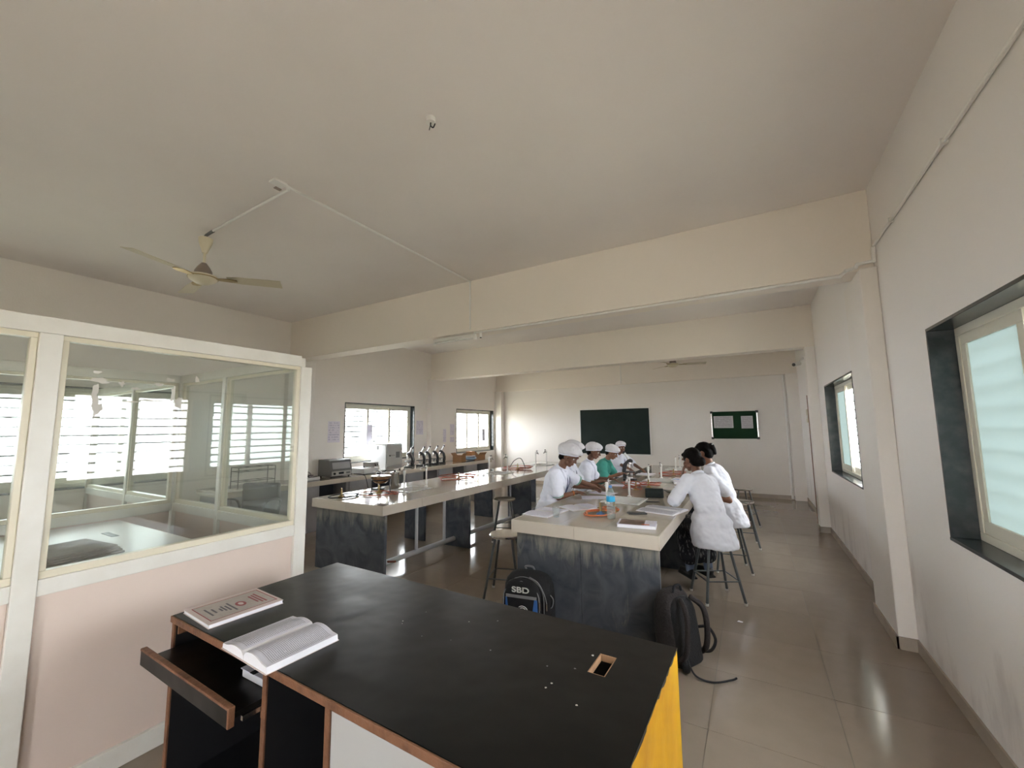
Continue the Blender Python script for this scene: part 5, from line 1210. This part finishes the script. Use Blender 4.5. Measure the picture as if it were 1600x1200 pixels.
def person(label, loc, rz, seat=0.585, s=0.93, lean=0.3, twist=0.0, head=(0.3, 0.0, 0.0), RH=None, LH=None, RE=None, LE=None, r_hand=None, l_hand=None,
           outfit='coat', coat='coat_white', cap=True, bun=None, skin='skin', lanyard=False, cuffs=None, wrist=None, skirt=False, sleeve=0.82, hem=0.10, neck_in=None, cap_scale=1.0):
    root = thing('person', label, 'person', (loc[0], loc[1], 0), rz, 'students in the laboratory')
    inv = (Matrix.Translation((loc[0], loc[1], 0)) @ Matrix.Rotation(rz, 4, 'Z')).inverted()
    V = Vector
    dirv = lambda a: V((0, math.sin(a), math.cos(a)))
    P = V((0, 0, seat+0.095))
    wst = P+dirv(lean*0.6)*0.155*s; ch = wst+dirv(lean*0.95)*0.19*s; nk = ch+dirv(lean*1.2)*0.175*s
    hb = nk+dirv(lean*0.9+head[0]*0.35)*0.075*s
    # head frame
    Rh = Matrix.Rotation(head[1], 3, 'Z') @ Matrix.Rotation(-head[0], 3, 'X') @ Matrix.Rotation(head[2], 3, 'Y')
    hc = hb+Rh @ V((0, 0.012, 0.095))*s*1.02
    HS = s*1.06
    H = lambda x, y, z: hc+Rh @ V((x, y, z))*HS
    fw = V((math.sin(-twist), math.cos(twist), 0)); rt = V((math.cos(twist), math.sin(twist), 0))
    Mt = frame(fw, dirv(lean*1.05)); Mw = frame(V((0, 1, 0)), dirv(lean*0.7))
    SR, SL = ch+Mt @ V((0.165, 0, 0.105))*s, ch+Mt @ V((-0.165, 0, 0.105))*s
    l1, l2 = 0.275*s, 0.245*s
    def arm(S, Hd, E, sx):
        Hd = inv @ V(Hd)
        if E is not None: return inv @ V(E), Hd
        return ik(S, Hd, l1, l2, V((sx*0.45, -0.35, -1.0)))
    ER, WR = arm(SR, RH, RE, 1); EL, WL = arm(SL, LH, LE, -1)
    b = MB()
    # head
    b.ell(H(0, -0.012, 0.030), (0.074*HS, 0.092*HS, 0.080*HS), Rh); b.ell(H(0, 0.028, -0.035), (0.060*HS, 0.060*HS, 0.075*HS), Rh)
    b.ell(H(0, 0.058, -0.088), (0.028*HS, 0.022*HS, 0.020*HS), Rh); b.cap(H(-0.045, 0.02, -0.065), H(0, 0.055, -0.088), 0.020*HS); b.cap(H(0.045, 0.02, -0.065), H(0, 0.055, -0.088), 0.020*HS)
    for q in (-1, 1):
        b.ell(H(q*0.036, 0.052, -0.030), 0.028*HS); b.ell(H(q*0.077, -0.008, -0.012), (0.011*HS, 0.024*HS, 0.033*HS), Rh); b.ell(H(q*0.011, 0.094, -0.032), 0.0095*HS)
    b.cap(H(0, 0.085, 0.010), H(0, 0.108, -0.028), 0.0085*HS, 0.0115*HS, 8); b.cap(H(-0.042, 0.070, 0.022), H(0.042, 0.070, 0.022), 0.013*HS)
    b.cap(H(-0.019, 0.084, -0.056), H(0.019, 0.084, -0.056), 0.0075*HS, None, 8); b.cap(H(-0.016, 0.083, -0.067), H(0.016, 0.083, -0.067), 0.0085*HS, None, 8)
    b.cap(nk-dirv(lean)*0.02, H(0, -0.022, -0.055), 0.052*s, 0.050*s)
    # torso and limbs
    b.ell(P, (0.155*s, 0.115*s, 0.11*s), Mw); b.ell(wst, (0.125*s, 0.09*s, 0.13*s), Mw); b.ell(ch, (0.145*s, 0.10*s, 0.15*s), Mt); b.cap(SL*0.9+SR*0.1, SR*0.9+SL*0.1, 0.052*s)
    b.cap(nk-dirv(lean)*0.07*s, nk, 0.07*s, 0.052*s)
    for S, E, W, sg, hp in ((SR, ER, WR, 1, r_hand), (SL, EL, WL, -1, l_hand)):
        b.cap(S, E, 0.044*s, 0.034*s); b.cap(E, E+(W-E)*0.35, 0.034*s, 0.034*s); b.cap(E+(W-E)*0.35, W, 0.033*s, 0.022*s)
        hp = hp or {}
        hd = hp.get('d'); d = (inv.to_3x3() @ V(hd)) if hd else (W-E).normalized()*0.8+V((0, 0, -0.12))
        nn = hp.get('n'); n = (inv.to_3x3() @ V(nn)) if nn else V((0, 0, -1))
        add_hand(b, W, d, n, -sg, hp.get('curl', (0.35, 0.6)), s*0.98)
    knees, ankles = [], []
    for q in (-1, 1):
        hp_, kn, an = V((q*0.085, 0.02, seat+0.085)), V((q*0.10, 0.40*s, seat+0.040)), V((q*0.10, 0.27, 0.20))
        knees.append(kn); ankles.append(an)
        b.cap(hp_, kn, 0.078*s, 0.058*s); b.cap(kn, kn+(an-kn)*0.35, 0.056*s, 0.055*s); b.cap(kn+(an-kn)*0.35, an, 0.055*s, 0.038*s)
        b.cap(an, an+V((0, -0.03, -0.035)), 0.037*s, 0.034*s); b.cap(an+V((0, -0.03, -0.035)), an+V((0, 0.13, -0.055)), 0.034*s, 0.026*s)
    body = fused(b, 'body', skin, root, 0.0055, 3)
    # face details
    for q in (-1, 1):
        e = MB().ell(H(q*0.031, 0.0755, 0.000), (0.0135*HS, 0.0095*HS, 0.0085*HS), Rh, 12, 8).build('eye', 'eye_white', root, smooth=180)
        MB().ell(H(q*0.031, 0.0815, -0.001), (0.0058*HS, 0.0045*HS, 0.0058*HS), Rh, 10, 8).build('iris', 'eye_dark', e, smooth=180)
        MB().tube([H(q*0.016, 0.087, 0.021), H(q*0.032, 0.086, 0.026), H(q*0.048, 0.077, 0.021)], 0.0035*HS, 6).build('eyebrow', 'hair', root, smooth=180)
    MB().cap(H(-0.018, 0.0900, -0.0565), H(0.018, 0.0900, -0.0565), 0.0045*HS, None, 8).ell(H(0, 0.0905, -0.0665), (0.015*HS, 0.005*HS, 0.006*HS), Rh).build('lips', 'lips', root, smooth=180)
    # clothes
    c = MB(); cs = s*1.03
    c.ell(P+V((0, 0.0, -0.01)), (0.188*cs, 0.155*cs, 0.125*cs), Mw); c.ell(wst, (0.160*cs, 0.128*cs, 0.15*cs), Mw); c.ell((wst+ch)/2, (0.165*cs, 0.13*cs, 0.14*cs), Mt)
    c.ell(ch, (0.175*cs, 0.135*cs, 0.155*cs), Mt); c.ell(ch+Mt @ V((0, -0.015, 0.08))*s, (0.165*cs, 0.105*cs, 0.09*cs), Mt)
    c.cap(SL*0.93+SR*0.07, SR*0.93+SL*0.07, 0.066*cs); c.cap(nk-dirv(lean)*0.075*s, nk-dirv(lean)*0.012*s, 0.098*cs, 0.062*cs)
    zb = seat-hem
    k1 = 1.03 if outfit == 'shirt' else 1.0
    c.lathe([(1.02*k1, 0), (1.0*k1, 0.05), (0.95*k1, 0.14), (0.84*k1, 0.24), (0.70*k1, 0.30)], 30, Matrix.Translation((0, 0.0, zb+0.02)) @ Matrix(((1, 0, 0, 0), (0, 1, math.tan(lean*0.55), -0.05*lean), (0, 0, 1, 0), (0, 0, 0, 1))) @ Matrix.Diagonal((0.210*cs, 0.19*cs, 1, 1)))
    cuff_pts = []
    for S, E in ((SR, ER), (SL, EL)):
        e2 = S+(E-S)*sleeve; c.cap(S, e2-(E-S).normalized()*0.012, 0.070*cs, 0.066*cs); c.cyl(S, e2, 0.068*cs, 0.071*cs, 16); cuff_pts.append((e2, (E-S).normalized()))
    fused(c, 'shirt' if outfit == 'shirt' else ('kurta' if outfit == 'kurta' else 'lab_coat'), coat, root, 0.0075, 22 if outfit == 'shirt' else 10, 0.040)
    # collar
    cp = []
    for k in range(22):
        a = 2*PI*k/22; cp.append(nk+dirv(lean*1.2)*(0.004+0.010*math.cos(a+PI/2))*s+Mt @ V((0.064*math.cos(a), 0.062*math.sin(a)+0.006, 0))*s)
    MB().tube(cp, 0.0135*s, 8, True).build('collar', coat, root, smooth=180)
    fr = lambda x, z, y=0.142: ch+Mt @ V((x, y-0.06*max(0, (z-0.05)/0.1)*0.9, z))*s
    if outfit == 'coat':
        for q in (-1, 1):
            M = frame(Mt @ V((0, 1, 0)), Mt @ V((0, 0, 1)))
            MB().tube([nk+Mt @ V((q*0.060, 0.030, -0.005))*s, fr(q*0.055, 0.105), fr(q*0.030, 0.03), fr(q*0.010, -0.05)], [0.016*s, 0.020*s, 0.016*s, 0.006*s], 6).build('lapel', coat, root, smooth=180)
    if neck_in: MB().ell(nk+Mt @ V((0, 0.055, -0.05))*s, (0.045*s, 0.03*s, 0.055*s), Mt).build('inner_shirt', neck_in, root, smooth=180)
    if lanyard:
        pts = [nk+Mt @ V((-0.055, 0.045, -0.01))*s, fr(-0.045, 0.09, 0.158), fr(-0.028, 0.0, 0.160), fr(0.0, -0.12, 0.158), fr(0.028, 0.0, 0.160), fr(0.045, 0.09, 0.158), nk+Mt @ V((0.055, 0.045, -0.01))*s]
        la = MB().tube(spline(pts, 6), 0.0055, 6).build('lanyard', 'lanyard_blue', root, smooth=180)
        ce = fr(0.0, -0.165, 0.160); MB().box(-0.028, -0.002, -0.04, 0.028, 0.002, 0.04, Matrix.Translation(ce) @ Mt.to_4x4()).build('badge', 'paper', la, 0.002)
    if cuffs:
        for e2, dd in cuff_pts:
            MB().lathe([(0.062*cs, -0.01), (0.066*cs, 0.0), (0.064*cs, 0.028), (0.054*cs, 0.03)], 18, Matrix.Translation(e2) @ dd.to_track_quat('Z', 'Y').to_matrix().to_4x4()).build('cuff', cuffs, root, smooth=50)
    if wrist:
        dd = (WR-ER).normalized(); MB().lathe([(0.029*s, -0.006), (0.031*s, 0), (0.029*s, 0.006)], 16, Matrix.Translation(WR-dd*0.035) @ dd.to_track_quat('Z', 'Y').to_matrix().to_4x4()).build('bracelet', wrist, root, smooth=50)
    # lower half
    t = MB()
    for q, kn, an in zip((-1, 1), knees, ankles):
        hp_ = V((q*0.085, 0.0, seat+0.078))
        if skirt:
            t.cap(hp_, kn, 0.095*s, 0.080*s); t.cap(kn, an+V((0, 0.0, 0.12)), 0.085*s, 0.105*s)
        else:
            t.cap(hp_, kn, 0.090*s, 0.068*s); t.cap(kn, an+V((0, 0, 0.03)), 0.066*s, 0.052*s)
    if skirt: t.cap((knees[0]+knees[1])/2, (ankles[0]+ankles[1])/2+V((0, 0, 0.13)), 0.085*s, 0.11*s); t.cap(V((0, 0, seat+0.07)), (knees[0]+knees[1])/2, 0.09*s, 0.075*s); t.ell(V((0, 0.02, seat+0.03)), (0.16, 0.13, 0.08))
    fused(t, 'skirt' if skirt else 'trousers', 'skirt_print' if skirt else 'trouser_dark', root, 0.010, 3, 0.02)
    for an in ankles:
        sh = MB().cap(an+V((0, -0.035, -0.04)), an+V((0, 0.135, -0.06)), 0.042*s, 0.034*s).box(an.x-0.036, an.y-0.07, an.z-0.10, an.x+0.036, an.y+0.16, an.z-0.075)
        fused(sh, 'shoe', 'shoe_black', root, 0.008, 3)
        if skirt: fused(MB().cap(an+V((0, -0.01, -0.02)), an+V((0, 0, 0.08)), 0.046*s, 0.048*s), 'sock', 'sock_blue', root, 0.008, 2)
    # hair and cap
    h = MB()
    if cap:
        h.ell(H(0, -0.030, 0.005), (0.079*HS, 0.078*HS, 0.070*HS), Rh); h.ell(H(0, -0.065, -0.045), (0.058*HS, 0.040*HS, 0.045*HS), Rh)
        fused(h, 'hair', 'hair', root, 0.007, 3, 0.006, LUMP)
        rnd = random.Random(hash(label) % 1000 if False else len(label)); ph1, ph2 = rnd.uniform(0, 6), rnd.uniform(0, 6)
        prof = [(0.985, 0.0), (1.07, 0.10), (1.16, 0.24), (1.19, 0.40), (1.14, 0.58), (1.0, 0.74), (0.78, 0.88), (0.46, 0.97), (0.16, 1.0)]
        N_ = 36; vs = []; fs = []; rim = []
        for i, (r, tt) in enumerate(prof):
            for k in range(N_):
                a = 2*PI*k/N_; ca, sa = math.cos(a), math.sin(a)
                zr = 0.012+0.040*sa                       # rim rises at the forehead, drops at the nape
                back = max(0, -sa)
                lump = 1+0.035*math.sin(5*a+ph1+3*tt)*min(1, tt*6)+0.025*math.sin(11*a+ph2-5*tt)*min(1, tt*6)
                rr = r*lump*(1+0.10*back*math.sin(PI*tt))*(1+(cap_scale-1)*min(1, tt*4))
                zz = zr+(0.132*cap_scale-zr)*tt+0.004*math.sin(7*a+ph2)*tt
                vs.append(H(0.085*rr*ca, -0.008+0.103*rr*sa, zz))
                if i == 0: rim.append(H(0.086*ca, -0.008+0.104*sa, zr))
        for i in range(len(prof)-1):
            for k in range(N_):
                q, w_ = i*N_+k, i*N_+(k+1) % N_; fs.append((q, w_, w_+N_, q+N_))
        fs.append(tuple(range(N_-1, -1, -1))); fs.append(tuple(range((len(prof)-1)*N_, len(prof)*N_)))
        co = MB().add(vs, fs).build('hair_cap', 'cap_white', root, smooth=180)
        MB().tube(rim, 0.0075*HS, 8, True).build('elastic_band', 'coat_white', co, smooth=180)
    else:
        h.ell(H(0, -0.020, 0.036), (0.083*HS, 0.098*HS, 0.088*HS), Rh); h.ell(H(0, -0.055, -0.015), (0.080*HS, 0.060*HS, 0.078*HS), Rh)
        h.cap(H(-0.045, 0.046, 0.066), H(0.045, 0.046, 0.066), 0.021*HS)
        if bun == 'bun':
            h.ell(H(0, -0.105, -0.045), (0.050*HS, 0.045*HS, 0.050*HS), Rh)
        elif bun == 'tail':
            h.ell(H(0, -0.118, 0.035), (0.040*HS, 0.034*HS, 0.050*HS), Rh); h.cap(H(0, -0.120, 0.03), H(0, -0.125, -0.04), 0.034*HS, 0.022*HS)
        ho = fused(h, 'hair', 'hair', root, 0.006, 3, 0.008, LUMP)
        MB().ell(H(0, -0.122, -0.02) if bun == 'bun' else H(0, -0.132, 0.058), (0.030*HS, 0.016*HS, 0.013*HS), Rh).build('hair_clip', 'tape_residue', ho, smooth=180)
    return root

q90 = math.radians(90)
P_ = STOOLS
person('student in white coat and hair cap writing, nearest on the left side', P_['p1'], -q90+0.10, s=0.95, lean=0.36, head=(0.52, 0.05, 0.0),
       RH=(-1.80, 4.52, 0.865), LH=(-1.72, 4.98, 0.875), r_hand=dict(curl=(0.3, 0.5)), l_hand=dict(curl=(0.75, 0.9)), cuffs='cuff_green', wrist='beads', lanyard=True, sleeve=0.86, cap_scale=1.12)
person('capped student almost hidden behind the nearest writing student', P_['p1b'], -q90, s=0.95, lean=0.30, head=(0.35, 0.1, 0.0),
       RH=(-1.80, 5.08, 0.85), LH=(-1.78, 5.28, 0.85), lanyard=True, cap_scale=1.06)
person('capped student in white coat third along the left side, leaning on the bench', P_['p2'], -q90+0.15, s=0.89, lean=0.26, head=(0.35, 0.0, 0.0),
       RH=(-1.86, 5.66, 0.86), LH=(-1.83, 5.98, 0.86))
person('capped student in a teal top bending to the microscope', P_['p3'], -q90, s=0.86, lean=0.42, head=(0.50, 0.0, 0.0),
       RH=(-1.80, 6.28, 0.90), LH=(-1.76, 6.56, 0.90), outfit='kurta', coat='kurta_teal', neck_in='maroon', skin='skin_light')
person('capped student in open white coat facing the photographer', P_['p4'], math.radians(-135), s=0.82, lean=0.18, head=(0.10, -0.05, 0.0),
       RH=(-1.82, 7.22, 0.86), LH=(-1.70, 7.42, 0.86), lanyard=True, skin='skin')
person('student in white shirt and printed skirt, back to the aisle, hand at face', P_['p5'], math.radians(40), s=0.93, lean=0.46, twist=0.10, head=(0.30, 0.30, 0.0),
       LH=(-0.665, 4.66, 1.06), LE=(-0.735, 4.42, 0.845), RH=(-0.72, 4.98, 0.86), l_hand=dict(d=(0.10, 0.0, 1.0), n=(0.9, 0.3, 0.1), curl=(0.15, 0.25)),
       outfit='shirt', coat='shirt_white', cap=False, bun='bun', skirt=True, sleeve=0.93, hem=0.13)
person('student in white shirt with ponytail sitting beyond the one with hand at face', P_['p6'], math.radians(78), s=0.95, lean=0.38, head=(0.30, 0.10, 0.0),
       LH=(-0.62, 5.16, 0.87), LE=(-0.27, 5.18, 0.79), RH=(-0.74, 5.70, 0.86), outfit='shirt', coat='shirt_white', cap=False, bun='tail', skin='skin_light', sleeve=0.80, hem=0.12)
